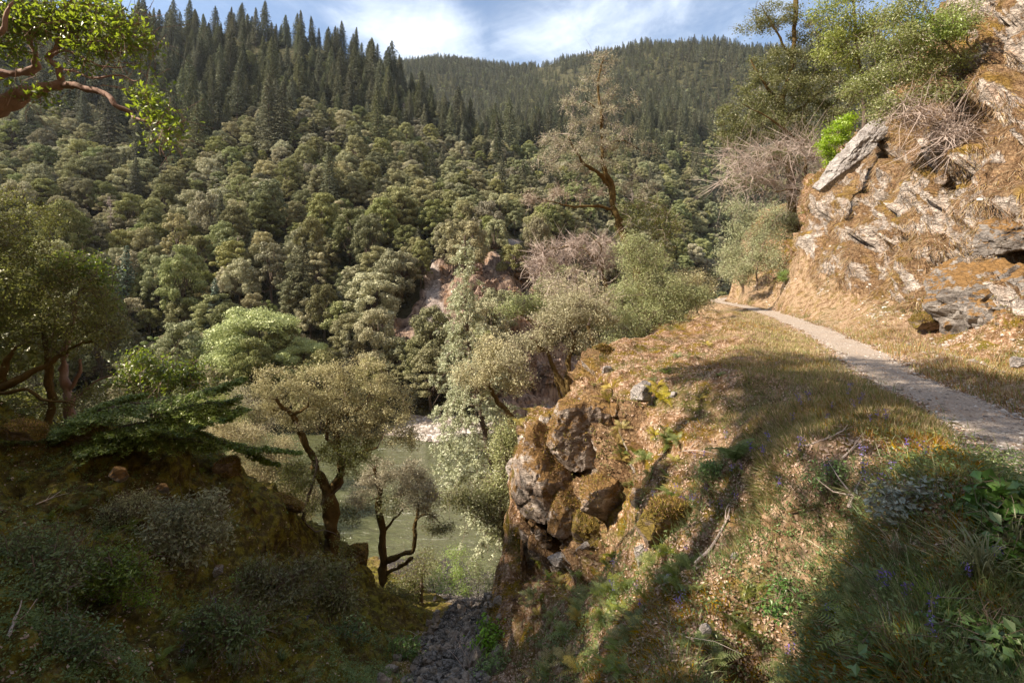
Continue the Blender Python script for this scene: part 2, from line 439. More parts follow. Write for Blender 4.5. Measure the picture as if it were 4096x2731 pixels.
Nn = np.cross(np.gradient(Pt, axis=1), np.gradient(Pt, axis=0)); Nn = unit(Nn); Nn = np.where(Nn[..., 2:3] < 0, -Nn, Nn)
leftb = sstep(-X, .8, 3.5) * (1 - bed) * (Y > 2)
lump = fbm(Pt, .55, 5, 3, .55)
_lx = 0
lump2 = 1 - np.abs(fbm(Pt, 1.1, 4, 9, .5))
D = (.10 * lump + .05 * fbm(Pt, 2.4, 4, 5)) * (1 - tw)
D += leftb * (.26 * lump + .20 * (lump2 - .6) + .07 * fbm(Pt, 4.0, 3, 8))
prom = sstep(-TD, 1.2, 2.4) * (X > -.5) * (1 - bed)
D += prom * (.12 * lump + .10 * (lump2 - .6))
# bed: tumbled stones
w1, w2, wv = worley(Pt * np.array((2.6, 2.6, 2.6)), 5)
D += bed * (.16 * (wv - .5) + .10 * np.clip((w2 - w1) * 2, 0, 1))
# cliff: fractured blocks in slanting beds, with grassy slopes of soil between
ca, sa = math.cos(.62), math.sin(.62)
def cliff_disp(Q):
    q = np.stack((Q[..., 0] * .5 + Q[..., 1] * .85, Q[..., 2] * ca - Q[..., 1] * sa * .6, Q[..., 0] * .6 + Q[..., 2] * .4), -1)
    a1, a2, av = worley(q * np.array((.55, 1.1, .6)), 21)
    b1, b2, bv = worley(q * np.array((1.5, 3.0, 1.6)) + 3.3, 31)
    c1, c2, cv = worley(q * np.array((4.2, 8.0, 4.2)) + 7.7, 41)
    return 1.05 * (av - .5) + .46 * (bv - .5) + .15 * (cv - .5) + .18 * np.clip((a2 - a1) * 3, 0, 1) + .05 * np.clip((b2 - b1) * 3, 0, 1)
soil = sstep(fbm(Pt * np.array((1, 1, .8)), .33, 4, 61), -.05, .5)
steepn = 1 - np.abs(Nn[..., 2])
rockw = cliff * (1 - .8 * soil) * (1 - sstep(Y, 40, 55)) * sstep(steepn, .12, .35)
outc = sstep(X, .0, .35) * (1 - sstep(X, 2.6, 3.4)) * sstep(Y, 8.2, 9.0) * (1 - sstep(Y, 12.6, 13.6)) * sstep(steepn, .18, .38) * (1 - bed)
D += outc * (.75 * cliff_disp(Pt * 1.7 + 5.1))
D += rockw * cliff_disp(Pt) + cliff * .18 * lump
nh = Nn.copy(); 
Pt = Pt + nh * D[..., None]
nA, nR = Pt.shape[:2]
idx = np.arange(nA * nR).reshape(nA, nR)
Q = np.stack((idx[:-1, :-1], idx[1:, :-1], idx[1:, 1:], idx[:-1, 1:]), -1).reshape(-1, 4)
V = Pt.reshape(-1, 3)
fx = V[Q].mean(1)
def fv(a): return a.reshape(-1)[Q].mean(1)
wob = .24 * fbm(fx, 1.6, 4, 2) + .10 * fbm(fx, 7, 2, 6)
is_tr = np.abs(fv(TD) + wob * .5) < .47
is_bed = (fv(bed) + wob > .5) & ~is_tr
is_oc = fv(outc) > .5
is_rk = is_oc & ~is_tr & ~is_bed | (fv(cliff) > .45) & (fx[:, 1] < 27 + 3 * fbm(fx, .3, 2, 3)) & ~is_tr & ~is_bed
is_gr = ~(is_tr | is_bed | is_rk)
near_bvh = BVHTree.FromPolygons(V.tolist(), Q.tolist())

# --- materials of the near ground
def ground_mat():
    t = NT("mossy_ground"); v = t.pos()
    n1 = t.noise(v, .9, 7, .65); n2 = t.noise(v, 4.5, 6, .65); n3 = t.noise(v, 22, 4, .6); n4 = t.noise(v, 2.2, 5, .7, .6)
    litter = t.ramp(t.vor(v, 30, 'F1', 'Color'), [(.0, (.12, .065, .035)), (.35, (.26, .15, .085)), (.65, (.42, .28, .185)), (.9, (.60, .46, .35))])
    dirt = t.mix(n3, (.05, .028, .013), (.17, .095, .045))
    c = t.mix(t.rng(n2, .40, .6), dirt, litter)
    moss = t.ramp(n3, [(.3, (.05, .045, .006)), (.55, (.17, .115, .012)), (.75, (.26, .16, .02))])
    c = t.mix(t.rng(n4, .50, .60, 0, .9), c, moss)
    grn = t.ramp(n3, [(.3, (.025, .04, .008)), (.6, (.07, .095, .02)), (.8, (.13, .15, .04))])
    c = t.mix(t.rng(n1, .52, .64, 0, .6), c, grn)
    d = t.attr("grassy")
    dry = t.ramp(n3, [(.3, (.17, .12, .06)), (.55, (.36, .26, .17)), (.8, (.54, .43, .33))])
    c = t.mix(t.math('MULTIPLY', d, t.rng(n2, .38, .60, .15, .9)), c, dry)
    l = t.attr("leftbank")
    dm = t.ramp(t.noise(v, 5, 5, .65), [(.3, (.020, .018, .006)), (.48, (.07, .06, .014)), (.60, (.19, .17, .022)), (.74, (.06, .095, .016))])
    c = t.mix(t.math('MULTIPLY', l, .85), c, dm)
    h = t.math('ADD', t.math('MULTIPLY', n2, .6), t.math('MULTIPLY', n3, .35))
    return t.pbr(c, .97, t.bump(h, 1.0, .14), .05)
def gravel_mat():
    t = NT("trail_gravel"); v = t.pos()
    n1 = t.noise(v, 1.4, 5, .6); vv = t.vor(v, 42, 'F1', 'Color'); vd = t.vor(v, 42, 'F1', 'Distance'); n3 = t.noise(v, 70, 3, .6)
    g = t.ramp(vv, [(0, (.25, .205, .17)), (.5, (.43, .365, .305)), (1, (.62, .54, .47))])
    c = t.mix(t.rng(n1, .4, .65, .2, .7), g, (.44, .35, .27))
    c = t.mix(t.rng(n3, .4, .7, 0, .4), c, (.15, .12, .095))
    c = t.mix(t.rng(t.vor(v, 17, 'F1', 'Distance'), .0, .16, .6, 0), c, (.62, .58, .52))
    return t.pbr(c, .95, t.bump(t.math('ADD', t.math('MULTIPLY', vd, -.7), t.math('MULTIPLY', n3, .3)), 1.0, .035), .15)
def cliff_mat():
    t = NT("fractured_pale_rock"); v = t.pos()
    g = t.map(v, (.8, 1.25, 2.6), (.5, .15, .35))
    n1 = t.noise(g, .7, 8, .66); n2 = t.noise(v, 3.5, 6, .66); n3 = t.noise(v, 16, 5, .6)
    gw = t.n('ShaderNodeVectorMath', operation='MULTIPLY_ADD'); t.set(gw.inputs[0], t.noise(v, 3, 5, .65, 0, True)); gw.inputs[1].default_value = (.7,) * 3; t.set(gw.inputs[2], g); g = gw.outputs[0]
    e1 = t.vor(g, 1.5, 'DISTANCE_TO_EDGE'); e2 = t.vor(g, 4.6, 'DISTANCE_TO_EDGE')
    rock = t.ramp(t.math('ADD', t.math('MULTIPLY', n1, .6), t.math('MULTIPLY', n3, .4)), [(.33, (.17, .15, .135)), (.45, (.40, .345, .30)), (.6, (.60, .52, .45)), (.75, (.74, .67, .60))])
    ln = t.math('MULTIPLY', t.math('MAXIMUM', t.rng(e1, 0, .035, .7, 0), t.rng(e2, 0, .03, .4, 0)), t.rng(n2, .4, .6))
    rock = t.mix(ln, rock, (.075, .05, .035))
    st = t.rng(t.noise(t.map(v, (1.4, 1.4, .6)), 1.3, 5, .7), .52, .7, 0, .6)
    rock = t.mix(st, rock, (.33, .20, .12))
    # rust-brown dead grass, moss and leaf litter held on every ledge
    fib = t.noise(t.map(v, (9, 9, 1.6), (0, .5, .3)), 2.2, 5, .65)
    veg = t.ramp(t.math('ADD', t.math('MULTIPLY', fib, .6), t.math('MULTIPLY', n2, .4)), [(.32, (.06, .03, .014)), (.45, (.18, .105, .055)), (.58, (.34, .225, .125)), (.72, (.54, .42, .28))])
    gold = t.ramp(n2, [(.35, (.17, .10, .015)), (.7, (.36, .24, .04))])
    veg = t.mix(t.rng(t.noise(v, .55, 4, .6), .50, .64, 0, .8), veg, gold)
    nz = t.n("ShaderNodeSeparateXYZ"); t.set(nz.inputs[0], t.n("ShaderNodeNewGeometry").outputs['Normal'])
    m = t.math('ADD', t.math('MULTIPLY', t.attr("soil"), .22), t.math('ADD', t.math('MULTIPLY', nz.outputs[2], .30), t.math('ADD', t.math('MULTIPLY', t.noise(v, .9, 6, .68), .9), t.math('MULTIPLY', n2, .3))))
    mf = t.rng(m, .675, .755)
    c = t.mix(mf, rock, veg)
    h = t.math('ADD', t.math('MULTIPLY', n1, 1.0), t.math('ADD', t.math('MULTIPLY', n3, .12), t.math('ADD', t.math('MULTIPLY', t.rng(e1, 0, .1), .25), t.math('MULTIPLY', t.rng(e2, 0, .08), .12))))
    h = t.math('ADD', h, t.math('MULTIPLY', mf, t.math('ADD', .12, t.math('MULTIPLY', fib, .35))))
    return t.pbr(c, .95, t.bump(h, 1.0, .22), .12)
def scree_mat(name, lo, hi, sc, z):
    t = NT(name); v = t.pos()
    vv = t.vor(v, sc, 'F1', 'Color'); vd = t.vor(v, sc, 'DISTANCE_TO_EDGE'); v2 = t.vor(v, sc * 3.1, 'F1', 'Color')
    c = t.mix(.35, t.mix(vv, lo, hi), t.mix(v2, lo, hi))
    c = t.mix(t.rng(vd, 0, .09, .8, 0), c, tuple(x * .25 for x in lo))
    c = t.mix(t.rng(t.noise(v, .9, 4, .6), .55, .7, 0, .6), c, (.10, .07, .035))
    return t.pbr(c, .95, t.bump(t.math('ADD', t.rng(vd, 0, .2), t.noise(v, sc * 2, 3)), 1.0, z), .15)
M_ground, M_gravel, M_cliff = ground_mat(), gravel_mat(), cliff_mat()
M_bed = scree_mat("gully_stones", (.05, .042, .035), (.20, .18, .16), 7.5, .1)
grassy = (sstep(-TD, .4, .9) * (1 - sstep(-TD + .5 * lump, 1.2, 3.0 + .06 * Y)) + sstep(TD, .5, .9) * (1 - sstep(TD, 1.6, 2.6))) * (X > 1) * (Y > 3.5)
AT = {"grassy": grassy.ravel(), "soil": soil.ravel(), "leftbank": leftb.ravel()}
def sub(name, mask, mat, label_kind='structure'):
    q = Q[mask]; u, inv = np.unique(q.ravel(), return_inverse=True)
    me = mesh(name, V[u], [(inv.reshape(-1, 4)[:, ::-1], 0)], [mat], True, {k: a[u] for k, a in AT.items()})
    return tag(obj(name, me), kind=label_kind)
sub("ground", is_gr, M_ground); sub("path", is_tr, M_gravel); sub("gully_bed", is_bed, M_bed); sub("rock_slope", is_rk, M_cliff)

def hit(px, py, dmin=1.0):              # the ground seen at a picture point
    d = Vector(((px - 512) / F, 1, (HOR - py) / F)).normalized()
    loc, nor, i, ds = near_bvh.ray_cast(d * dmin, d)
    if loc is None: return None, None
    if nor.z < 0: nor = -nor
    return np.array(loc), np.array(nor)
def drop(x, y, z0=60):                  # the ground under (x, y)
    loc, nor, i, ds = near_bvh.ray_cast(Vector((x, y, z0)), Vector((0, 0, -1)))
    return None if loc is None else float(loc.z)

# ------------------------------------------------------------------ the valley: far bank, left mountain, far ridge, right mountain
FARC = [
    (-500, 520, 60), (-500, 330, 110), (-500, 200, 200), (-500, 60, 330), (-500, 0, 500), (-500, 200, 800), (-200, 495, 68), (-200, 300, 115), (-200, 150, 220), (-200, 20, 330), (-200, -40, 430), (-200, 90, 600),
    (0, 500, 67), (0, 433, 83), (0, 330, 108), (0, 230, 150), (0, 130, 230), (0, 40, 330), (0, -5, 400), (0, 90, 560), (150, 432, 83), (150, 405, 92), (150, 330, 110), (150, 240, 150), (150, 150, 215), (150, 65, 310), (150, 32, 355), (150, 110, 470),
    (240, 432, 83), (240, 400, 92), (240, 300, 120), (240, 200, 175), (240, 110, 260), (240, 60, 335), (240, 33, 355), (240, 130, 450),
    (330, 430, 84), (330, 395, 93), (330, 320, 115), (330, 220, 160), (330, 130, 240), (330, 80, 320), (330, 54, 345), (330, 140, 430),
    (385, 432, 83), (385, 380, 95), (385, 345, 106), (385, 280, 127), (385, 200, 180), (385, 130, 270), (385, 80, 335), (385, 150, 420), (385, 110, 700), (385, 62, 1050), (385, 120, 1500),
    (440, 440, 79), (440, 422, 86), (440, 395, 93), (440, 345, 104), (440, 290, 121), (440, 220, 166), (440, 160, 245), (440, 128, 320), (440, 150, 420), (440, 115, 700), (440, 61, 1080), (440, 120, 1500),
    (520, 425, 86), (520, 400, 93), (520, 348, 106), (520, 338, 108), (520, 300, 116), (520, 280, 122), (520, 225, 175), (520, 172, 270), (520, 140, 400), (520, 112, 620), (520, 85, 900), (520, 66, 1100), (520, 130, 1500),
    (570, 400, 104), (570, 350, 116), (570, 338, 120), (570, 300, 130), (570, 240, 180), (570, 180, 280), (570, 130, 450), (570, 90, 750), (570, 66, 1050),
    (640, 380, 125), (640, 345, 140), (640, 290, 175), (640, 240, 215), (640, 180, 300), (640, 120, 480), (640, 80, 680), (640, 54, 850), (640, 110, 1200),
    (715, 346, 190), (715, 300, 215), (715, 230, 270), (715, 150, 400), (715, 90, 590), (715, 52, 760), (715, 100, 1000), (760, 336, 230), (760, 230, 300), (760, 120, 480), (760, 58, 760), (760, 100, 950),
    (900, 320, 320), (900, 200, 420), (900, 40, 760), (900, 90, 1000), (1200, 300, 500), (1200, 30, 800), (1500, 200, 600), (1500, 0, 1000),
    (100, 492, 70), (200, 492, 70), (300, 492, 70), (400, 490, 70), (470, 488, 71), (520, 478, 75), (0, 520, 55), (240, 520, 56), (385, 520, 56), (520, 500, 62), (640, 440, 90), (715, 400, 130), (900, 350, 230),
]
_f = np.array(FARC, float)
_f = np.r_[_f, [(px, HOR + F * 34 / d, d) for px, d in ((-500, 45), (-200, 45), (0, 45), (240, 45), (440, 45), (560, 45), (700, 60), (900, 120))]]
_FA = np.c_[_f[:, 0] / 100., np.log(_f[:, 2]) * 4.]
_m = len(_f); _FM = np.zeros((_m + 3, _m + 3)); _FM[:_m, :_m] = _phi(((_FA[:, None] - _FA[None]) ** 2).sum(-1)) + np.eye(_m) * .004
_FM[:_m, _m:] = np.c_[np.ones(_m), _FA]; _FM[_m:, :_m] = _FM[:_m, _m:].T
_fc = np.linalg.solve(_FM, np.r_[_f[:, 1], 0, 0, 0])
def far_h(x, y):
    x = np.asarray(x, float); y = np.maximum(np.asarray(y, float), 20)
    a = (x / y * F + 512) / 100.; b = np.log(y) * 4.
    py = _fc[_m] + _fc[_m + 1] * a + _fc[_m + 2] * b
    for i in range(_m): py = py + _fc[i] * _phi((a - _FA[i, 0]) ** 2 + (b - _FA[i, 1]) ** 2)
    z = (HOR - py) / F * y
    q = np.stack((x, y, 0 * x), -1)
    k = sstep(z, -24.5, -10)
    return z + k * (3.2 * fbm(q, 1 / 38., 4, 77) + .012 * y * fbm(q, 1 / 120., 3, 78))
WATER = -25.0
uu = np.linspace(-1.9, 1.7, 460); dd = np.exp(np.linspace(math.log(46), math.log(1700), 420))
U, DD = np.meshgrid(uu, dd, indexing='ij')
FX, FY = U * DD, DD
FZ = far_h(FX, FY)
FPX = FX / FY * F + 512; FPY = HOR - FZ / FY * F
def inpoly(px, py, poly):
    r = np.zeros(np.shape(px), bool); n = len(poly)
    for i in range(n):
        x1, y1 = poly[i]; x2, y2 = poly[(i + 1) % n]
        c = ((y1 > py) != (y2 > py)) & (px < (x2 - x1) * (py - y1) / (y2 - y1 + 1e-9) + x1); r ^= c
    return r
CRAG = [[(432, 262), (455, 255), (500, 258), (560, 262), (600, 300), (590, 330), (545, 335), (480, 334), (430, 338), (405, 325), (420, 300)],
        [(380, 322), (408, 318), (425, 340), (420, 368), (392, 366), (374, 352)], [(490, 342), (560, 345), (600, 380), (590, 420), (520, 430), (488, 400)]]
SCREE = [[(424, 268), (438, 262), (442, 300), (452, 330), (446, 356), (424, 352), (428, 310)], [(413, 208), (422, 208), (420, 235), (432, 262), (420, 262)], [(505, 238), (530, 240), (522, 262), (508, 260)]]
BAR = [[(395, 424), (410, 414), (440, 416), (480, 420), (530, 425), (560, 436), (400, 446)]]
BARE = [[(534, 60), (560, 60), (562, 90), (540, 92)], [(548, 72), (590, 66), (592, 92), (556, 96)], [(500, 262), (600, 258), (600, 300), (500, 300)]]
def anyp(px, py, L):
    r = np.zeros(np.shape(px), bool)
    for p in L: r |= inpoly(px, py, p)
    return r
rocky = (anyp(FPX, FPY, CRAG) & (FY < 160)).astype(float)
scr = ((anyp(FPX, FPY, SCREE) & (FY < 420)) | (anyp(FPX, FPY, BAR) & (FY < 110)) | ((FZ < -24.0) & (FPX > 385))).astype(float)
FP = np.stack((FX, FY, FZ), -1)
FN = unit(np.cross(np.gradient(FP, axis=0), np.gradient(FP, axis=1))); FN = np.where(FN[..., 2:3] < 0, -FN, FN)
a1, a2, av = worley(FP * np.array((.16, .16, .07)), 3); b1, b2, bv = worley(FP * np.array((.5, .5, .22)), 4)
FD = rocky * (3.2 * (av - .4) + 1.1 * (bv - .5) + 1.0 * np.clip((a2 - a1) * 2.5, 0, 1))
# the old trail benched across the far cliff
FP = FP + FN * FD[..., None]
fi = np.arange(FP.shape[0] * FP.shape[1]).reshape(FP.shape[:2])
FQ = np.stack((fi[:-1, :-1], fi[1:, :-1], fi[1:, 1:], fi[:-1, 1:]), -1).reshape(-1, 4)
def far_mat():
    t = NT("forest_floor"); v = t.pos()
    n1 = t.noise(v, .05, 6, .6); n2 = t.noise(v, .4, 6, .65); n3 = t.noise(v, 1.6, 5, .65)
    c = t.ramp(n2, [(.35, (.035, .035, .016)), (.55, (.075, .07, .035)), (.78, (.20, .155, .095))])
    rk = t.noise(t.map(v, (1, 1, .25)), 1.0, 7, .68)
    rock = t.ramp(rk, [(.36, (.05, .034, .027)), (.47, (.20, .14, .11)), (.58, (.38, .28, .21)), (.75, (.52, .42, .33))])
    rock = t.mix(t.rng(n2, .55, .7, 0, .7), rock, (.26, .12, .035))
    c = t.mix(t.rng(t.attr("rocky"), .2, .7), c, rock)
    s = t.mix(t.vor(v, 2.2, 'F1', 'Color'), (.22, .17, .145), (.52, .45, .40))
    c = t.mix(t.rng(t.attr("scree"), .3, .8), c, s)
    h = t.math('ADD', rk, t.math('MULTIPLY', n3, .4))
    return t.pbr(c, .97, t.bump(h, 1.0, 1.1), .05)
M_far = far_mat()
far_o = tag(obj("hills", mesh("hills", FP.reshape(-1, 3), [(FQ, 0)], [M_far], True, {"rocky": rocky.ravel(), "scree": scr.ravel()})), kind="structure")
far_bvh = BVHTree.FromPolygons(FP.reshape(-1, 3).tolist(), FQ.tolist())
def fhit(px, py):
    d = Vector(((px - 512) / F, 1, (HOR - py) / F)).normalized()
    loc, nor, i, ds = far_bvh.ray_cast(d * 50, d)
    return None if loc is None else np.array(loc)

# ------------------------------------------------------------------ river
def water_mat():
    t = NT("silty_green_water"); v = t.pos()
    fl = t.map(v, (.35, 1.1, 1), (0, 0, R(18)))
    n1 = t.noise(fl, 1.1, 5, .6, .8); n2 = t.noise(fl, 5.0, 3, .6, .4); n0 = t.noise(fl, .18, 3, .5)
    c = t.mix(n0, (.075, .082, .036), (.11, .115, .055))
    foam = t.math('MULTIPLY', t.rng(t.noise(t.map(v, (.25, 1.7, 1), (0, 0, R(18))), 1.5, 6, .68, 1.2), .60, .72), t.rng(t.noise(v, .10, 3, .6), .44, .60))
    c = t.mix(foam, c, (.62, .62, .55))
    nd = t.n("ShaderNodeBsdfPrincipled"); t.set(nd.inputs['Base Color'], c); t.set(nd.inputs['Roughness'], t.rng(foam, 0, 1, .08, .8))
    nd.inputs['IOR'].default_value = 1.33; nd.inputs['Specular IOR Level'].default_value = .5
    h = t.math('ADD', n1, t.math('MULTIPLY', n2, .22))
    t.set(nd.inputs['Normal'], t.bump(h, .8, .9)); t.t.links.new(nd.outputs[0], t.out.inputs[0]); return t.m
wx = np.linspace(-260, 320, 60); wy = np.linspace(28, 330, 50)
WX, WY = np.meshgrid(wx, wy, indexing='ij'); wi = np.arange(WX.size).reshape(WX.shape)
wq = np.stack((wi[:-1, :-1], wi[1:, :-1], wi[1:, 1:], wi[:-1, 1:]), -1).reshape(-1, 4)
tag(obj("river", mesh("river", np.stack((WX.ravel(), WY.ravel(), np.full(WX.size, WATER)), -1), [(wq, 0)], [water_mat()])), kind="structure")
# ------------------------------------------------------------------ foliage and bark
F_oak = foliage("oak_leaves_grey_green", (.25, .245, .13), (.46, .425, .25), .22, .015, .02, .34)
F_oak2 = foliage("oak_leaves_olive", (.17, .185, .07), (.34, .335, .155), .22, .015, .025, .34)
F_bright = foliage("spring_leaves", (.16, .22, .05), (.26, .31, .09), .35, .04, .02, .2)
F_willow = foliage("pale_willow_leaves", (.36, .42, .18), (.56, .61, .30), .35, .04, .015, .15)
F_con = foliage("fir_needles", (.085, .10, .055), (.215, .21, .12), .15, .015, .02, .35)
F_con2 = foliage("blue_green_fir_needles", (.10, .14, .10), (.16, .20, .15), .15, .03, .01, .15)
F_dead = foliage("dead_twigs", (.34, .26, .21), (.52, .43, .36), .15, .01, .01, .2)
F_mad = foliage("madrone_leaves", (.045, .085, .012), (.10, .15, .02), .55, .10, .01, .15, tcol=(.46, .60, .03))
F_lichen = foliage("lichened_oak_leaves", (.40, .37, .21), (.55, .49, .30), .3, .03, .01, .15)
F_dark = foliage("shaded_live_oak_leaves", (.13, .145, .045), (.27, .26, .10), .4, .04, .01, .15, tcol=(.25, .28, .05))
F_shrub = foliage("ceanothus_leaves", (.25, .29, .07), (.46, .49, .17), .35, .04, .01, .1)
F_cream = foliage("cream_flowering_leaves", (.42, .42, .2), (.8, .74, .48), .25, .05, .01, .1)
F_grey = foliage("grey_green_bush_leaves", (.27, .30, .13), (.48, .50, .25), .35, .03, .01, .1)
F_pale = foliage('pale_grey_oak_leaves', (.33, .31, .22), (.50, .46, .34), .3, .02, .01, .1)
F_leafy = foliage('olive_green_leaves', (.17, .21, .06), (.34, .37, .14), .4, .04, .01, .1, tcol=(.5, .6, .1))
F_lime = foliage("lime_green_leaves", (.18, .30, .03), (.34, .46, .07), .45, .06, .01, .1, tcol=(.5, .7, .06))
F_nfir = foliage("fresh_fir_needles", (.10, .15, .02), (.24, .30, .055), .25, .06, .01, .1, tcol=(.16, .26, .03))
F_cedar = foliage("pale_fir_needles", (.36, .40, .20), (.60, .64, .42), .2, .05, .01, .1)
B_bark = bark_mat("grey_brown_bark", (.06, .045, .035), (.17, .13, .10))
B_moss = bark_mat("mossy_bark", (.035, .026, .019), (.12, .095, .07), None, 1, ((.06, .040, .014), (.17, .115, .04)), 1.15)
B_mad = bark_mat("red_madrone_bark", (.22, .13, .10), (.38, .26, .21), (.34, .25, .21), .6)
B_dead = bark_mat("weathered_dead_wood", (.32, .25, .21), (.55, .46, .41))
B_twig = bark_mat("twig_bark", (.10, .07, .05), (.22, .17, .13))

# ------------------------------------------------------------------ forest across the river
def oak_mesh(name, seed, mats, flat=1.0, h=9.0, rad=4.6, nc=34, leafs=120, size=.29, dead=False):
    rg = np.random.default_rng(seed); mb = MB()
    tube(mb, curve([(0, 0, -1.5), (.2, .1, h * .3), (-.2, .2, h * .55)], 4, .15, seed), np.linspace(.32, .12, 9), 5, 1)
    cen = []
    for i in range(nc):
        t = rg.uniform(0, 1); a = rg.uniform(0, 6.283)
        zf = rg.uniform(.22, 1) ** .8
        r_ = rad * (1 - ((zf - .42) / .62) ** 2) ** .5 * rg.uniform(.55, 1.0) if abs(zf - .42) < .6 else .6
        cen.append((r_ * math.cos(a), r_ * math.sin(a), h * zf))
    cen = np.array(cen)
    for i in range(0, nc, 3):
        c = cen[i]; tube(mb, curve([(0, 0, h * .28), c * np.array((.5, .5, .75)), c], 3, .2, i), np.linspace(.13, .03, 7), 3, 1)
    for c in cen:
        cr_ = rg.uniform(.45, 1.15) * rad / 4.6
        n = int(leafs * 2.3 * cr_ * cr_)
        d = unit(rg.normal(size=(n, 3)) + (0, 0, .35))
        rr = cr_ * rg.uniform(.55, 1.08, n)[:, None]
        pos = c + d * rr * np.array((1.1, 1.1, .78 * flat))
        nr = d + rg.normal(size=(n, 3)) * .45
        leaves(mb, pos, nr, size, .75, 0, rg)
    return mb.mesh(name, mats)

def fir_mesh(name, seed, mats, h=22.0, rad=3.4, size=.5, dens=1.35, bare=.08, whorl=.62):
    rg = np.random.default_rng(seed); mb = MB()
    tube(mb, [(0, 0, -2), (0, 0, h * .5), (.1, 0, h)], (.38, .24, .02), 5, 1)
    z = h * bare; Cs = []; Ns = []
    lop = [rg.uniform(.5, 1.3) for _ in range(8)]
    while z < h:
        f = 1 - (z / h); L0 = rad * (f ** .70) * rg.uniform(.8, 1.15) + .18
        nb = int(5 + 4 * f); a0 = rg.uniform(0, 6.28)
        for b in range(nb):
            a = a0 + b * 6.283 / nb + rg.normal() * .18; L = L0 * lop[int(a / 6.283 * 8) % 8] * rg.uniform(.7, 1.15)
            k = max(3, int(L / (size * .42) * 1.5 * dens))
            t = rg.uniform(.12, 1, k) ** .8
            droop = -.30 * L * t ** 1.6 + .10 * L * t
            w = (1 - t * .7) * L * .22
            off = rg.normal(size=k) * w
            ca_, sa_ = math.cos(a), math.sin(a)
            Cs.append(np.stack((ca_ * L * t - sa_ * off, sa_ * L * t + ca_ * off, z + droop + rg.normal(size=k) * .10), -1))
            Ns.append(np.stack((ca_ * .35 + 0 * t, sa_ * .35 + 0 * t, np.ones(k)), -1) + rg.normal(size=(k, 3)) * .38)
        z += whorl * (.55 + .45 * f) * rg.uniform(.8, 1.2)
    leaves(mb, np.concatenate(Cs), np.concatenate(Ns), size, .55, 0, rg, -.10)
    return mb.mesh(name, mats)

def snag_mesh(name, seed, h=13):
    rg = np.random.default_rng(seed); mb = MB()
    tube(mb, curve([(0, 0, -1), (.2, 0, h * .5), (-.1, .1, h)], 5, .2, seed), np.linspace(.24, .03, 11), 5, 0)
    for i in range(34):
        z = h * rg.uniform(.25, .97); a = rg.uniform(0, 6.28); L = (1.15 - z / h) * rg.uniform(1.5, 3.6)
        e = np.array((math.cos(a) * L, math.sin(a) * L, z + rg.uniform(-.2, .6) * L))
        tube(mb, curve([(0, 0, z), e * (.5, .5, 1) + (0, 0, .1), e], 3, .25, i), np.linspace(.05, .015, 7), 3, 0)
        for j in range(3):
            e2 = e * rg.uniform(.5, .9) + (0, 0, z * .0); s_ = np.array((e[0] * .6, e[1] * .6, z + (e[2] - z) * .6))
            tube(mb, [s_, s_ + rg.normal(size=3) * .7], (.02, .01), 3, 0)
    return mb.mesh(name, [B_dead])

OAKS = []
for i in range(7):
    OAKS.append((oak_mesh("round_oak", 100 + i, [F_oak if i % 2 else F_oak2, B_bark], (.8, 1, 1.15)[i % 3], (8.0, 9.6, 12.5, 9.0)[i % 4], (3.7, 4.6, 4.5, 3.3)[i % 4], (66, 80, 96, 60)[i % 4]), 'oak'))
OAK_B = oak_mesh("bright_maple", 120, [F_bright, B_bark], 1, 9, 4.5, 34)
OAK_W = oak_mesh("pale_willow", 121, [F_willow, B_bark], .8, 10.5, 6.2, 110, 130, .21)
FIRS = [fir_mesh("tall_fir", 200 + i, [F_con, B_bark], (21, 26, 17, 23)[i], (5.6, 6.4, 5.2, 4.8)[i], .62) for i in range(4)]
FIR_P = fir_mesh("pale_fir", 210, [F_con2, B_bark], 17, 3.2, .5)
SMALLFIR = [fir_mesh("small_fir", 230 + i, [F_con, B_bark], 15, 3.9, .9, .75, .1, 1.15) for i in range(3)]
SMALLOAK = [oak_mesh("small_oak", 240 + i, [F_oak2, B_bark], 1, 8.5, 4.4, 18, 44, .75) for i in range(3)]
SNAG = [snag_mesh("bare_snag", 250 + i) for i in range(2)]

TRAILFAR = [(384, 322), (410, 326), (440, 333), (470, 337), (500, 335), (540, 334), (575, 338)]
def ptrail(px, py):
    d = np.full(np.shape(px), 99.)
    for (ax, ay), (bx, by) in zip(TRAILFAR[:-1], TRAILFAR[1:]):
        L = (bx - ax) ** 2 + (by - ay) ** 2; t = np.clip(((px - ax) * (bx - ax) + (py - ay) * (by - ay)) / L, 0, 1)
        d = np.minimum(d, np.hypot(px - ax - t * (bx - ax), py - ay - t * (by - ay)))
    return d
rf = np.random.default_rng(11)
cand = []
def scatter(d0, d1, step, jit, u0, u1):
    ys = d0
    while ys < d1:
        xs = np.arange(u0 * ys, u1 * ys, step); n = len(xs)
        cand.append(np.c_[xs + rf.uniform(-jit, jit, n), ys + rf.uniform(-jit, jit, n)])
        ys += step
scatter(82, 410, 4.7, 3.3, -1.12, .62)
scatter(412, 1250, 7.6, 5.0, -.75, .72)
cand = np.concatenate(cand)
cz = far_h(cand[:, 0], cand[:, 1])
cpx = cand[:, 0] / cand[:, 1] * F + 512; cpy = HOR - cz / cand[:, 1] * F
ok = (cz > np.where(cpx < 385, -24.9, -23.8)) & ~((anyp(cpx, cpy, SCREE) & (cand[:, 1] < 420))) & ~(anyp(cpx, cpy, BAR) & (cand[:, 1] < 110)) & ~(anyp(cpx, cpy, BARE[:2]) & (cand[:, 1] > 500) & (rf.uniform(size=len(cand)) < .8))
ok &= ~((anyp(cpx, cpy, CRAG + BARE[2:]) & (cand[:, 1] < 170)) & (rf.uniform(size=len(cand)) < .86))
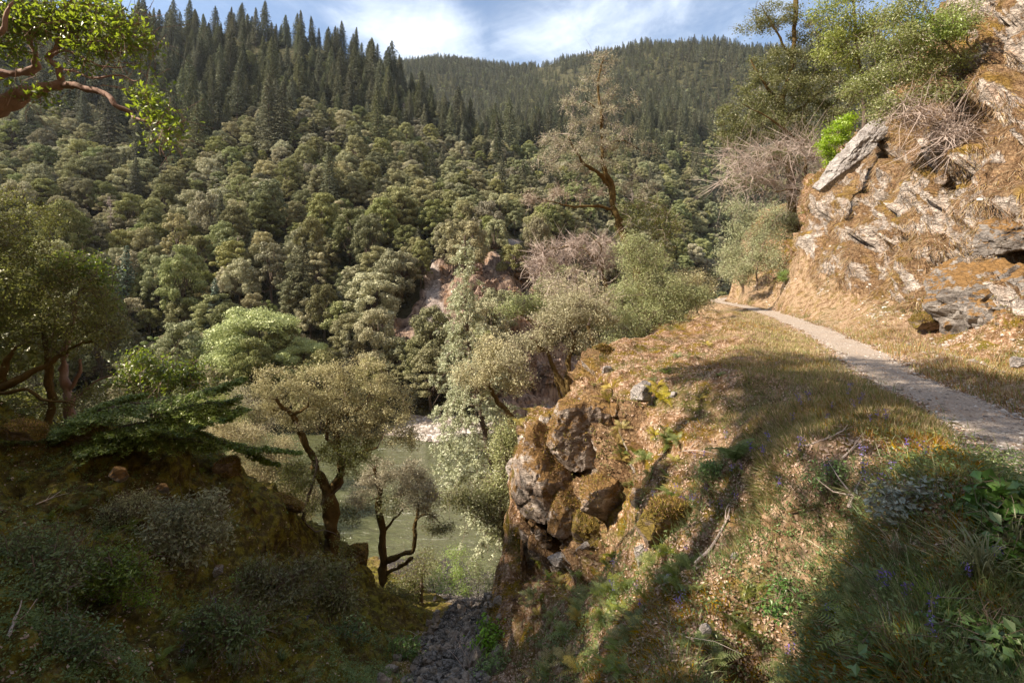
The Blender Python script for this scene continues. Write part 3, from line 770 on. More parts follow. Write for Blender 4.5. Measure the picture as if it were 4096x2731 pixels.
ok &= ~((ptrail(cpx, cpy) < 13) & (cand[:, 1] < 130) & (cpy > 330 - 4) & (cpx < 480)) 
ok &= (cpx < 960) & (cpx > -110)
cand, cz, cpx, cpy = cand[ok], cz[ok], cpx[ok], cpy[ok]
dist = cand[:, 1]
nf = fbm(np.c_[cand, 0 * dist], 1 / 45., 3, 5)
# firs crowd the top of the left mountain and all the far ridges; oaks fill the slopes
lim = np.interp(cpx, [-110, 0, 150, 300, 420, 470, 560, 640, 760], [130, 135, 135, 128, 135, 140, 150, 150, 150])
pf = 1 / (1 + np.exp(-(lim - cpy + 42 * nf) / 13.))
pf = np.where((dist > 500), np.maximum(pf, .72), pf)
isfir = rf.uniform(size=len(cand)) < np.maximum(pf * .96, .13)
thin = isfir & (dist < 410) & (rf.uniform(size=len(cand)) < .68)
cand, cz, cpx, cpy, dist, nf, pf, isfir = [a[~thin] for a in (cand, cz, cpx, cpy, dist, nf, pf, isfir)]
order = np.argsort(dist)
SH = ["grey-green", "olive", "dull green", "brownish green"]
def zone(px, py, d):
    if d < 96: h = "by the far river bank"
    elif d < 135: h = "low on the far slope"
    elif d < 200: h = "midway up the far slope"
    elif d < 300: h = "high on the far slope"
    else: h = "near the far skyline"
    x = ("at the far left", "left of centre", "above the big mossy oaks", "behind the pale conifer", "right of the tall leaning oak")[0 if px < 130 else 1 if px < 280 else 2 if px < 420 else 3 if px < 560 else 4]
    return h, x
cnt = {}
nO = nF = 0; rest = {'oak': [], 'fir': []}
for i in order:
    d = dist[i]; fir = bool(isfir[i]); far = d > 330
    s = float(rf.uniform(.42, 1.08)) * (1.12 if fir else 1); rz = float(rf.uniform(0, 6.283)); rr = rf.uniform()
    x, y = cand[i]; z = cz[i] - .3
    vis = -40 < cpx[i] < 760
    if (nF < 290 if fir else nO < 292) and vis and not (d < 160 and 600 < cpx[i] and cpy[i] > 320):
        h, xx = zone(cpx[i], cpy[i], d)
        if fir:
            k = int(rr * 4); me = FIRS[k]; nF += 1; s *= (.62 if cpy[i] > np.interp(cpx[i], [-110, 150, 420, 760], [150, 165, 150, 140]) + 25 else 1.0) if d < 300 else 1
            nm = 'fir_tree'; kind = ("broad dark fir", "very tall dark fir", "short dark fir", "slim dark fir")[k]; cat = 'conifer'
            if s < .7: kind = "small " + kind.replace("very tall ", "").replace("short ", "")
        else:
            k = int(rr * 7); me = OAKS[k][0]; nO += 1; nm = 'oak_tree'; cat = 'tree'
            kind = ("flat-topped olive oak", "rounded grey-green oak", "large domed olive oak", "low grey-green oak", "flat olive oak with gaps", "broad grey-green oak", "tall domed olive oak")[k]
        o = obj(nm, me, None, (x, y, z)); o.rotation_euler = (float(rf.normal() * .03), float(rf.normal() * .03), rz)
        sc_ = s * (1.0 if fir else 1.02); o.scale = (sc_, sc_, sc_ * float(rf.uniform(.85, 1.2) if fir else rf.uniform(.85, 1.55)))
        lb = "%s %s, %s" % (kind, h, xx)
        tag(o, lb, cat, lb + " group")
    else:
        rest['fir' if fir else 'oak'].append((x, y, z, s, rz, int(rr * 97), far))

def instancer(name, pts, srcs, label, cat):
    """one object of many small trees, for the distant forest only"""
    pts = np.array(pts, float); me = bpy.data.meshes.new(name); me.vertices.add(len(pts))
    me.vertices.foreach_set("co", pts[:, :3].astype(np.float32).ravel())
    for k, c in (("scl", 3), ("rotz", 4)):
        a = me.attributes.new(k, 'FLOAT', 'POINT'); a.data.foreach_set("value", pts[:, c].astype(np.float32))
    a = me.attributes.new("vid", 'INT', 'POINT'); a.data.foreach_set("value", (pts[:, 5] % len(srcs)).astype(np.int32))
    o = obj(name, me); tag(o, label, cat, kind="stuff")
    g = bpy.data.node_groups.new(name, 'GeometryNodeTree')
    g.interface.new_socket("Geometry", in_out='INPUT', socket_type='NodeSocketGeometry'); g.interface.new_socket("Geometry", in_out='OUTPUT', socket_type='NodeSocketGeometry')
    N, L = g.nodes, g.links
    gi, go = N.new("NodeGroupInput"), N.new("NodeGroupOutput")
    ip = N.new("GeometryNodeInstanceOnPoints"); jn = N.new("GeometryNodeJoinGeometry")
    for s_ in srcs[::-1]:
        oi = N.new("GeometryNodeObjectInfo"); oi.inputs['Object'].default_value = s_; oi.transform_space = 'ORIGINAL'
        ti = N.new("GeometryNodeGeometryToInstance"); L.new(oi.outputs['Geometry'], ti.inputs[0]); L.new(ti.outputs[0], jn.inputs[0])
    def na(nm, ty):
        n_ = N.new("GeometryNodeInputNamedAttribute"); n_.data_type = ty; n_.inputs['Name'].default_value = nm; return n_.outputs[0]
    cx_ = N.new("ShaderNodeCombineXYZ"); L.new(na("rotz", 'FLOAT'), cx_.inputs[2])
    L.new(gi.outputs[0], ip.inputs['Points']); L.new(jn.outputs[0], ip.inputs['Instance'])
    ip.inputs['Pick Instance'].default_value = True
    L.new(na("vid", 'INT'), ip.inputs['Instance Index']); L.new(cx_.outputs[0], ip.inputs['Rotation']); L.new(na("scl", 'FLOAT'), ip.inputs['Scale'])
    L.new(ip.outputs[0], go.inputs[0])
    m = o.modifiers.new("instances", 'NODES'); m.node_group = g
    return o
def first(me): return next(o for o in bpy.data.objects if o.data == me)
near_o = [r_ for r_ in rest['oak'] if not r_[6]]; far_o_ = [r_ for r_ in rest['oak'] if r_[6]]
near_f = [r_ for r_ in rest['fir'] if not r_[6]]; far_f = [r_ for r_ in rest['fir'] if r_[6]]
print("forest", nO, nF, len(near_o), len(near_f), len(far_o_), len(far_f))
so = [first(m) for m, _ in OAKS]
instancer("oak_forest", near_o, so, "dense woodland of small round oaks covering the far mountain slope", "woodland")
tmp = [bpy.data.objects.new("small_tree_source", m) for m in SMALLOAK + SMALLFIR]
instancer("distant_oak_wood", far_o_, tmp[:3], "distant hazy broadleaf wood on the far ridge", "woodland")
instancer("fir_forest", near_f + [r_ for r_ in far_f if math.hypot(r_[0], r_[1]) < 460], [first(m) for m in FIRS], "stand of dark firs on the crest of the left mountain", "forest")
instancer("distant_fir_forest", [r_ for r_ in far_f if math.hypot(r_[0], r_[1]) >= 460], tmp[3:], "distant ridge covered in tiny dark conifers", "forest")

def at_far(px, py, dz=0):
    p = fhit(px, py); return None if p is None else p + (0, 0, dz)
SPEC = [  # single trees one can pick out on the far bank (px, py of the foot, mesh, scale, name, label, category)
    (258, 398, OAK_W, 1.5, 'willow_tree', "large pale lime-green willow on the far river bank", 'tree'),
    (222, 404, OAK_W, 1.1, 'willow_tree', "smaller pale green willow at the left edge of the lime-green clump", 'tree'),
    (302, 394, OAK_W, .95, 'willow_tree', "round pale green willow at the right edge of the lime-green clump", 'tree'),
    (160, 366, OAK_B, .75, 'maple_tree', "bright green maple left of the pale willows", 'tree'),
    (176, 356, OAK_B, .62, 'maple_tree', "darker bright green maple just left of the blue-green fir", 'tree'),
    (268, 318, OAK_B, .5, 'maple_tree', "small vivid green maple above the pale willows", 'tree'),
    (215, 350, FIR_P, .9, 'fir_tree', "narrow blue-green fir left of the pale willows", 'conifer'),
    (127, 325, FIR_P, 1.05, 'fir_tree', "blue-green fir rising among oaks above the yellow-green crown", 'conifer'),
    (222, 230, FIR_P, .62, 'fir_tree', "slender pale conifer midway up the slope of oaks", 'conifer'),
    (110, 250, SNAG[0], 1.2, 'dead_tree', "bare brown-grey snag on the left slope below the madrone bough", 'dead tree'),
    (238, 288, SNAG[1], 1.0, 'dead_tree', "bleached forked snag among oaks at the middle of the slope", 'dead tree'),
    (404, 126, SNAG[0], 1.0, 'dead_tree', "thin reddish snag in the notch below the ridge firs", 'dead tree'),
    (632, 215, SNAG[1], 1.05, 'dead_tree', "pale bare snag standing right of the tall leaning oak", 'dead tree'),
    (760, 100, SNAG[1], 1.3, 'dead_tree', "tall grey snag on the right mountain", 'dead tree'),
    (250, 288, OAKS[4][0], 1.0, 'oak_tree', "orange-tinged oak beside the bleached forked snag", 'tree'),
    (420, 392, OAKS[2][0], .8, 'oak_tree', "round dark oak just above the gravel bar", 'tree'),
    (395, 378, OAKS[5][0], .8, 'oak_tree', "domed oak below the red crag by the far shore", 'tree'),
    (350, 372, OAKS[6][0], .9, 'oak_tree', "tall oak left of the red crag by the far shore", 'tree'),
    (372, 330, OAKS[1][0], 1.25, 'oak_tree', "broad grey-green oak leaning over the far trail above the red crag", 'tree'),
    (402, 300, OAKS[3][0], 1.25, 'oak_tree', "bushy grey-green oak left of the stony chute", 'tree'),
    (398, 248, OAKS[6][0], 1.35, 'oak_tree', "large sunlit oak standing above the stony chute", 'tree'),
]
for px, py, me, s, nm, lb, cat in SPEC:
    p = at_far(px, py, -.4)
    if p is None: continue
    o = obj(nm, me, None, p); o.scale = (s, s, s); o.rotation_euler = (0, 0, float(rf.uniform(0, 6.28))); tag(o, lb, cat)
# ------------------------------------------------------------------ near trees and shrubs
def crown_skeleton(nodes, rads, cents, rg, sag=.12, r0=.03, wob=.12, mb=None, sides=3):
    """joins every leaf clump to the nearest wood with a crooked twig"""
    N = [np.asarray(n) for n in nodes]; Rr = list(rads)
    NA = np.array(N); dmin = np.array([np.min(np.linalg.norm(NA - c, axis=1)) for c in cents])
    for i in np.argsort(dmin):
        c = cents[i]; NA = np.array(N)
        dd_ = np.linalg.norm(NA - c, axis=1) + .15 * np.maximum(0, NA[:, 2] - c[2]) * 2
        j = int(np.argmin(dd_)); s0 = NA[j]; L = np.linalg.norm(c - s0)
        if L < .02: continue
        ra = min(Rr[j] * .75, r0 * (1 + L * .5)); k = max(3, int(L / .35) + 2)
        t = np.linspace(0, 1, k)[:, None]
        mid = (s0 + c) / 2 + (0, 0, L * sag) + rg.normal(size=3) * L * .12
        pts = s0 * (1 - t) ** 2 + mid * 2 * t * (1 - t) + c * t * t
        pts[1:-1] += rg.normal(size=(k - 2, 3)) * wob * min(L, 1) * .35
        rr = ra * (1 - .75 * t[:, 0])
        tube(mb, pts, rr, sides, 0)
        for q, r_ in zip(pts[1:], rr[1:]): N.append(q); Rr.append(r_)

def pix(p): return P(*p)
def tree(name, label, cat, base, limbs, blobs, leaf, bark, lsize=.06, lmat=F_oak, clumps=60, per=130, cr=.28, twigm=None, seed=1, group=None,
         asp=.5, up=.4, sides=8, r0=.03, extra=None, wob=.05, parts=('trunk', 'branches', 'crown'), shell=.3, deadtw=0):
    """limbs: [(points in picture px and metres ahead, r start, r end)]; blobs: (px, py, d, rx px, ry px[, weight[, leaf slot]])"""
    rg = np.random.default_rng(seed); B = np.array(base, float)
    root = empty(name, B, label, cat, group)
    tb = MB(); nodes = []; rads = []
    for pts, ra, rb in limbs:
        c = curve([pix(p) if len(p) == 3 and not isinstance(p, np.ndarray) else p for p in pts], 7, wob * 1.5, seed)
        rr = np.linspace(ra, rb, len(c))
        tube(tb, c, rr, sides + (4 if ra > .05 else 0), 0, .5 if ra > .05 else .2)
        nodes += list(c); rads += list(rr)
    obj(parts[0], tb.mesh(parts[0], [bark], B, True), root)
    vol = np.array([b[3] * b[4] * (b[2] / F) ** 2 * (b[5] if len(b) > 5 else 1) for b in blobs]); vol /= vol.sum()
    cents = []; lm = []
    for b, v in zip(blobs, vol):
        n = max(1, int(round(clumps * v))); c0 = pix(b[:3]); rx = b[3] * b[2] / F; rz = b[4] * b[2] / F; ry = (rx + rz) / 2 * .9
        d = unit(rg.normal(size=(n, 3))) * (rg.uniform(shell, 1, n) ** .6)[:, None]
        cents += list(c0 + d * (rx, ry, rz)); lm += [b[6] if len(b) > 6 else 0] * n
    cents = np.array(cents)
    bb = MB(); crown_skeleton(nodes, rads, cents, rg, mb=bb, r0=r0)
    lb_ = MB()
    for c, sl in zip(cents, lm):
        n = int(per * rg.uniform(.6, 1.35)); cs = cr * rg.uniform(.7, 1.3)
        d = rg.normal(size=(n, 3)) * .55; pos = c + d * cs * (1.15, 1.15, .8)
        leaves(lb_, pos, d + rg.normal(size=(n, 3)) * .9 + (0, 0, up), lsize, asp, sl, rg, .12)
        for _ in range(3 + deadtw):
            e = c + rg.normal(size=3) * cs * 1.1
            tube(bb, [c, (c + e) / 2 + rg.normal(size=3) * .05, e], (min(.008, cr * .022),) * 2 + (.002,), 3, 0)
    obj(parts[1], bb.mesh(parts[1], [twigm or bark], B), root)
    obj(parts[2], lb_.mesh(parts[2], leaf if isinstance(leaf, list) else [leaf], B), root)
    return root

def ground_at(px, py, d):
    x = (px - 512) / F * d; z = drop(x, d); return np.array((x, d, z if z is not None else (HOR - py) / F * d))

# the two mossy oaks and their neighbours on the left bank
tree('mossy_oak', "big forked oak with orange moss on its trunk at the end of the left bank", 'tree', P(327, 556, 16.6),
     [([(326, 566, 16.6), (330, 540, 16.6), (331, 518, 16.6), (328, 488, 16.6)], .26, .19),
      ([(328, 490, 16.6), (318, 472, 16.5), (315, 456, 16.4), (300, 437, 16.2), (291, 414, 16.0), (276, 396, 15.9)], .15, .05),
      ([(330, 490, 16.6), (340, 474, 16.7), (337, 424, 16.8), (346, 398, 16.9)], .14, .05), ([(337, 450, 16.7), (328, 437, 16.8), (329, 416, 17)], .10, .06),
      ([(334, 484, 16.6), (348, 457, 16.3), (376, 446, 16.0)], .10, .03), ([(291, 414, 16), (306, 407, 16), (309, 402, 16)], .05, .02),
      ([(346, 413, 16.9), (362, 406, 17), (372, 386, 17.1)], .09, .03)],
     [(277, 383, 15.9, 26, 20), (320, 380, 16.6, 34, 20), (362, 376, 17, 32, 22), (298, 408, 16.3, 40, 22), (345, 415, 16.9, 45, 25), (385, 425, 17, 30, 26), (395, 395, 17, 18, 14), (340, 450, 16.4, 36, 16, 1, 1), (300, 480, 16, 16, 22, .8, 1), (260, 410, 15.8, 14, 14), (360, 462, 16.2, 24, 14, .8, 1), (405, 440, 16.8, 14, 12)],
     [F_lichen, F_dark], B_moss, .062, clumps=330, per=120, cr=.21, twigm=B_twig, seed=3, sides=10)
tree('mossy_oak', "slimmer mossy oak with an elbow-shaped low right limb, standing against the river", 'tree', P(385, 570, 18.4),
     [([(385, 580, 18.4), (384, 562, 18.4), (383, 535, 18.4), (379, 500, 18.4), (376, 480, 18.4), (374, 466, 18.4)], .17, .07),
      ([(384, 563, 18.4), (402, 555, 18.2), (413, 548, 18.1), (416, 520, 18.1), (418, 505, 18.1)], .11, .04), ([(384, 574, 18.4), (398, 568, 18.2), (412, 556, 18)], .09, .05),
      ([(383, 530, 18.4), (393, 520, 18.4), (402, 508, 18.3)], .06, .025), ([(416, 520, 18.1), (430, 514, 18), (440, 524, 18)], .035, .015)],
     [(377, 472, 18.4, 22, 14), (405, 482, 18.4, 26, 16), (420, 492, 18.2, 22, 20), (362, 492, 18.3, 18, 12), (412, 472, 18.3, 12, 12), (435, 525, 18, 17, 9, 1, 1), (385, 505, 18.2, 20, 12, .7, 1), (350, 512, 18, 12, 10, .8, 1), (432, 505, 18, 12, 12)],
     [F_lichen, F_dark], B_moss, .062, clumps=180, per=105, cr=.20, twigm=B_twig, seed=4)
tree('leaning_sapling', "thin dark sapling leaning beside the big forked oak", 'tree', P(303, 514, 15.2),
     [([(303, 518, 15.2), (311, 492, 15.3), (318, 472, 15.4), (316, 455, 15.4)], .05, .02)], [(300, 470, 15.2, 16, 18), (310, 500, 15.2, 20, 12), (345, 545, 15.8, 10, 14, .6)], F_dark, B_bark, .06, clumps=34, per=80, cr=.24, seed=5)
for k, (px, py, d, bl, lb) in enumerate([
    (250, 500, 25, [(252, 462, 25, 30, 22), (275, 480, 25, 26, 20), (240, 436, 25, 24, 16), (300, 500, 25, 20, 24), (225, 425, 25, 16, 12), (280, 450, 25, 18, 12)], "pale sparse tree between the bank and the river, behind the fir boughs"),
    (150, 440, 48, [(150, 412, 48, 26, 16), (120, 420, 48, 20, 14), (180, 418, 48, 22, 14)], "bushy tree between the dark fir boughs and the river at the left"),
    (205, 440, 52, [(205, 405, 52, 22, 16), (228, 418, 52, 18, 12)], "round bushy tree on the near river bank, above the fir boughs"),
    (268, 520, 30, [(262, 470, 30, 20, 18), (285, 490, 30, 18, 16), (250, 495, 30, 18, 14), (240, 455, 30, 16, 14)], "pale bushy tree filling the gap left of the big forked oak"),
    (240, 440, 60, [(235, 400, 60, 22, 16), (260, 415, 60, 24, 14), (215, 420, 60, 16, 12)], "grey twiggy tree low at the far left of the river"),
    (420, 590, 24, [(412, 572, 24, 15, 18), (398, 590, 23, 10, 12), (425, 560, 24, 10, 12)], "olive bush at the foot of the elbow-limbed oak")]):
    tree('riverside_tree', lb, 'tree', P(px, py + 6, d), [([(px, py + 14, d), (px + 2, py - 12, d), (px + 4, py - 30, d)], .10, .03)], bl, (F_lichen, F_grey, F_leafy, F_grey, F_lichen, F_dark)[k], B_twig, .075 if k in (0, 3, 5) else .13, clumps=(210, 110, 110, 170, 110, 36)[k], per=(190 if k in (0, 3) else 90), cr=.42 if k in (0, 3, 5) else .8, seed=10 + k)

# tall pale conifer with hanging sprays, leaning up from the gully mouth
def conifer(name, label, base, line, length, leafm, bark, nb, seed, r0, r1, spray=.10, per=60, droop=.5):
    rg = np.random.default_rng(seed); B = pix(base); root = empty(name, B, label, 'conifer')
    c = curve([pix(p) for p in line], 10, .05, seed); tb = MB(); tube(tb, c, np.linspace(r0, r1, len(c)), 8, 0, .2); obj('trunk', tb.mesh('trunk', [bark], B, True), root)
    bm_, lm = MB(), MB(); seg = np.linspace(0, 1, len(c))
    for i in range(nb):
        t = rg.uniform(.16, 1) ** .85; s_ = np.array([np.interp(t, seg, c[:, k]) for k in range(3)])
        L = np.interp(t, *length) * rg.uniform(.5, 1.2); a = rg.uniform(0, 6.283)
        dirv = np.array((math.cos(a), math.sin(a), rg.uniform(-.1, .25))); e = s_ + dirv * L - (0, 0, L * droop * rg.uniform(.6, 1.3)); m_ = s_ + dirv * L * .55 + (0, 0, L * .05)
        q = curve([s_, m_, e], 4, .10, i); tube(bm_, q, np.linspace(.03, .006, len(q)), 3, 0)
        for j in range(max(3, int(L * 5))):
            u = rg.uniform(.3, 1); k_ = int(u * (len(q) - 1)); o_ = q[k_]; sd_ = unit(rg.normal(size=3) + dirv * .8 - (0, 0, .9)) * rg.uniform(.18, .5)
            tube(bm_, [o_, o_ + sd_ * .6, o_ + sd_], (.006, .004, .002), 3, 0)
            n = per; w = rg.uniform(.1, 1, n)[:, None]
            pos = o_ + sd_ * w + rg.normal(size=(n, 3)) * .075 * (1.3 - w); leaves(lm, pos, rg.normal(size=(n, 3)) + (0, 0, .6), spray, .28, 0, rg)
    obj('branches', bm_.mesh('branches', [B_twig], B), root); obj('crown', lm.mesh('crown', [leafm], B), root); return root
conifer('pale_conifer', "tall thin pale conifer with hanging sprays in front of the river", (512, 560, 26),
        [(513, 575, 26), (509, 550, 26), (502, 520, 26.3), (496, 480, 26.6), (486, 438, 27), (477, 392, 27.4), (470, 350, 27.7), (466, 300, 28), (465, 234, 28.3)],
        ([0, .16, .3, .5, .7, .85, 1], [.4, 1.3, 2.6, 2.9, 2.1, 1.3, .3]), F_cedar, B_bark, 250, 21, .26, .04, .14, 38)
tree('leafy_tree', "bright leafy tree hugging the left edge of the mossy outcrop", 'tree', P(506, 575, 16),
     [([(512, 590, 16), (507, 560, 16), (504, 520, 16), (503, 480, 16), (507, 450, 16)], .09, .03), ([(505, 530, 16), (488, 512, 15.8), (465, 498, 15.7)], .04, .015)],
     [(505, 455, 16, 13, 22), (500, 490, 16, 16, 18), (507, 430, 16, 10, 14), (500, 525, 16, 14, 16, .8), (478, 500, 15.8, 22, 13, 1, 1), (455, 497, 15.8, 14, 8, 1, 1), (490, 515, 15.8, 12, 12, .7, 1)],
     [F_shrub, F_dark], B_bark, .075, clumps=150, per=85, cr=.27, twigm=B_twig, seed=22)

# trees on the slope behind the outcrop
tree('mossy_oak', "moss-wrapped oak stub leaning left behind the outcrop, topped by a sparse pale crown", 'tree', P(514, 424, 20),
     [([(518, 436, 20), (508, 412, 20), (499, 402, 20), (491, 388, 20)], .16, .08), ([(491, 388, 20), (480, 372, 20)], .06, .03)],
     [(478, 372, 20, 26, 16), (500, 358, 20, 24, 16), (515, 380, 20, 16, 14), (490, 345, 20.3, 16, 10)], F_lichen, B_moss, .085, clumps=110, per=80, cr=.27, twigm=B_twig, seed=24)
tree('mossy_oak', "V-shaped mossy oak rising just behind the outcrop crest", 'tree', P(567, 396, 15),
     [([(570, 404, 15), (566, 392, 15), (558, 374, 15), (549, 354, 15), (534, 340, 15)], .12, .04), ([(568, 398, 15), (569, 372, 15), (573, 344, 15), (566, 326, 15)], .11, .03), ([(566, 393, 15), (560, 396, 15), (556, 380, 15)], .05, .03)],
     [(535, 340, 15, 26, 12), (556, 322, 15, 26, 12), (585, 345, 15, 20, 14), (575, 305, 15.4, 26, 12), (598, 318, 15.4, 18, 12), (515, 356, 15, 16, 9), (590, 372, 15, 12, 10, .5)], F_lichen, B_moss, .06, clumps=210, per=80, cr=.18, twigm=B_twig, seed=25)
tree('mossy_oak', "small umbrella-crowned oak on the slope left of the V-shaped oak", 'tree', P(538, 345, 30),
     [([(540, 352, 30), (536, 332, 30), (532, 322, 30), (518, 313, 30)], .14, .05), ([(536, 328, 30), (545, 315, 30)], .08, .03)],
     [(525, 302, 30, 24, 9), (512, 310, 30, 14, 7), (545, 306, 30, 16, 9)], F_grey, B_moss, .11, clumps=60, per=70, cr=.42, twigm=B_twig, seed=26)
tree('mossy_oak', "dark mossy trunk half hidden at the left edge of the big green shrub", 'tree', P(600, 372, 16.5),
     [([(602, 380, 16.5), (598, 362, 16.5), (592, 345, 16.5), (588, 325, 16.5)], .13, .05)], [(570, 285, 17, 34, 18), (590, 300, 17, 24, 16), (560, 300, 17, 20, 12)], F_lichen, B_moss, .055, clumps=90, per=60, cr=.28, twigm=B_dead, seed=27)
tree('tall_oak', "tall sparse oak with a bent mossy trunk, its top breaking the skyline", 'tree', P(642, 300, 26),
     [([(646, 320, 26), (638, 276, 26), (630, 250, 26), (622, 230, 26), (614, 209, 26), (611, 184, 26), (603, 166, 26), (602, 130, 26), (599, 88, 26), (603, 56, 26)], .26, .03),
      ([(611, 188, 26), (598, 174, 25.8), (586, 163, 25.6), (575, 150, 25.4), (568, 134, 25.3)], .12, .03), ([(614, 210, 26), (592, 206, 25.8), (566, 206, 25.5), (538, 198, 25.3)], .08, .02),
      ([(602, 150, 26), (622, 140, 26.2), (640, 150, 26.4)], .05, .02), ([(600, 110, 26), (585, 100, 26)], .04, .02)],
     [(603, 62, 26, 12, 12, 1.1), (596, 88, 26, 24, 14), (585, 112, 26, 30, 16), (572, 138, 25.6, 36, 14), (608, 135, 26, 28, 20), (560, 160, 25.5, 30, 12), (598, 165, 26, 24, 12), (545, 196, 25.4, 24, 8, 1, 2), (580, 190, 25.8, 26, 9, 1, 2), (640, 185, 26.4, 26, 12, .8), (640, 215, 26, 32, 20, 1.2, 1), (665, 225, 26, 18, 18, 1, 1), (655, 250, 26, 24, 16, 1, 1), (625, 100, 26, 14, 8, .6), (645, 150, 26.4, 16, 8, .6)],
     [F_pale, F_dark, F_dead], B_moss, .09, clumps=330, per=62, cr=.26, twigm=B_dead, seed=28, deadtw=3, sides=9)
tree('dead_oak', "bare grey lichen-covered oak boughs arching over the green shrub's left side", 'dead tree', P(608, 300, 22),
     [([(612, 318, 22), (604, 280, 22), (594, 258, 22), (575, 246, 22), (548, 250, 22)], .12, .03), ([(596, 262, 22), (600, 246, 22), (590, 236, 22)], .05, .02)],
     [(560, 250, 22, 34, 10), (590, 244, 22, 30, 9), (535, 262, 22, 18, 7), (605, 262, 22, 20, 10), (560, 275, 22, 30, 10)], F_dead, B_moss, .04, clumps=150, per=18, cr=.34, twigm=B_dead, seed=29, deadtw=9)
tree('green_shrub', "dense sunlit yellow-green shrub at the edge of the trail shoulder", 'shrub', ground_at(655, 338, 19),
     [([(655, 345, 19), (650, 315, 19), (640, 280, 19)], .06, .02), ([(660, 345, 19), (672, 315, 19), (690, 292, 19)], .05, .02), ([(645, 345, 19), (630, 325, 19), (618, 310, 19)], .05, .02)],
     [(630, 246, 19, 16, 13), (645, 262, 19, 24, 16), (655, 288, 18.8, 34, 20), (632, 300, 18.6, 30, 20), (625, 325, 17.5, 26, 15), (655, 315, 18.4, 38, 15), (685, 300, 19, 26, 15), (612, 345, 16.5, 12, 8), (700, 298, 19.5, 12, 10), (668, 326, 18, 22, 8)],
     F_shrub, B_twig, .052, clumps=400, per=120, cr=.27, seed=30)
tree('cream_bush', "cream-coloured flowering bush at the far end of the shoulder, right of the green shrub", 'shrub', ground_at(697, 300, 26),
     [([(697, 312, 26), (697, 292, 26), (692, 280, 26)], .04, .02)], [(690, 277, 26, 14, 9), (705, 283, 26, 12, 11), (700, 294, 26, 12, 8)], F_cream, B_twig, .075, clumps=60, per=90, cr=.3, seed=31)

# trees above the trail on the right
tree('evergreen_oak', "big dark-limbed evergreen oak above the trail, its crown leaning out over the valley", 'tree', P(793, 216, 33),
     [([(794, 232, 33), (791, 200, 33), (790, 170, 33), (785, 138, 33), (781, 108, 33), (792, 60, 33), (797, -20, 33)], .30, .10),
      ([(788, 160, 33), (774, 138, 32.5), (762, 126, 32)], .14, .04), ([(781, 108, 33), (765, 85, 32), (752, 60, 32)], .12, .04), ([(786, 120, 33), (815, 95, 33), (838, 70, 33)], .12, .04), ([(792, 60, 33), (775, 30, 33), (760, 2, 33)], .09, .03)],
     [(742, 112, 32, 24, 16), (760, 88, 32, 26, 18), (775, 62, 32.5, 24, 18), (790, 95, 32, 32, 20), (820, 85, 33, 30, 20), (738, 140, 32, 20, 12), (765, 128, 31.5, 26, 14), (800, 122, 32, 26, 14), (752, 24, 33, 18, 14, .7), (782, 15, 33, 22, 16), (810, 30, 33, 24, 18), (812, 60, 33, 26, 16), (835, 105, 33, 16, 14), (730, 165, 32, 16, 10), (748, 178, 31, 22, 12), (775, 158, 30, 26, 10, .8), (728, 128, 32, 16, 12), (840, 120, 31, 20, 14), (858, 90, 31, 18, 16), (872, 112, 30, 14, 12), (815, 140, 31, 18, 12), (838, 40, 33, 18, 14)],
     [F_dark, F_lichen], B_moss, .12, clumps=560, per=95, cr=.34, twigm=B_bark, seed=40, sides=9)
tree('dead_oak', "grey leafless tangle of branches hanging in front of the evergreen oak's trunk", 'dead tree', P(806, 212, 30),
     [([(808, 228, 30), (808, 190, 30), (804, 160, 30), (800, 140, 30)], .10, .05), ([(806, 180, 30), (780, 160, 29.5), (750, 160, 29)], .06, .015), ([(804, 160, 30), (835, 150, 29.5), (850, 150, 29)], .05, .015), ([(806, 196, 30), (795, 190, 29), (776, 192, 28.5)], .06, .02), ([(804, 146, 30), (770, 118, 29.5), (742, 104, 29.3)], .07, .02)],
     [(758, 158, 29.3, 44, 14), (795, 150, 29.5, 40, 14), (838, 158, 29.5, 26, 14), (780, 186, 29.5, 34, 10), (815, 185, 29.5, 24, 20), (735, 178, 29.3, 26, 8)], F_dead, B_moss, .05, clumps=190, per=7, cr=.7, twigm=B_dead, seed=41, deadtw=9)
tree('grey_bush', "large grey-green bush overhanging the trail's vanishing point", 'shrub', ground_at(752, 275, 38),
     [([(750, 290, 38), (752, 262, 38), (762, 232, 38)], .10, .03), ([(745, 292, 38), (735, 270, 38), (726, 255, 38)], .07, .02)],
     [(765, 212, 38, 26, 12), (750, 228, 38, 30, 14), (785, 222, 38, 22, 14), (742, 248, 38, 26, 16), (770, 245, 38, 26, 14), (728, 268, 38, 12, 14), (755, 264, 37, 18, 10), (800, 232, 36, 16, 10), (738, 205, 38, 16, 10)],
     F_grey, B_twig, .11, clumps=230, per=75, cr=.5, seed=42)
tree('roadside_bush', "olive bush hiding the cut bank just beyond the leafless oak", 'shrub', ground_at(757, 280, 31),
     [([(757, 290, 31), (758, 262, 31), (765, 240, 31)], .06, .02)], [(758, 262, 31, 20, 13), (742, 274, 31.5, 14, 10), (770, 240, 32, 18, 14), (782, 222, 32, 14, 12), (735, 258, 33, 14, 16), (775, 262, 30, 10, 9)], [F_grey, F_leafy], B_twig, .10, clumps=170, per=80, cr=.42, seed=48)
tree('lime_shrub', "bright lime-green shrub tucked against the left side of the leaning rock slab", 'shrub', P(846, 150, 25.5),
     [([(850, 160, 25.5), (842, 145, 25.5), (834, 130, 25.5)], .04, .015)], [(838, 132, 25.3, 11, 10), (828, 145, 25.2, 10, 9), (846, 122, 25.4, 7, 7), (832, 158, 25.2, 6, 6)], F_lime, B_twig, .10, clumps=60, per=90, cr=.24, seed=43)
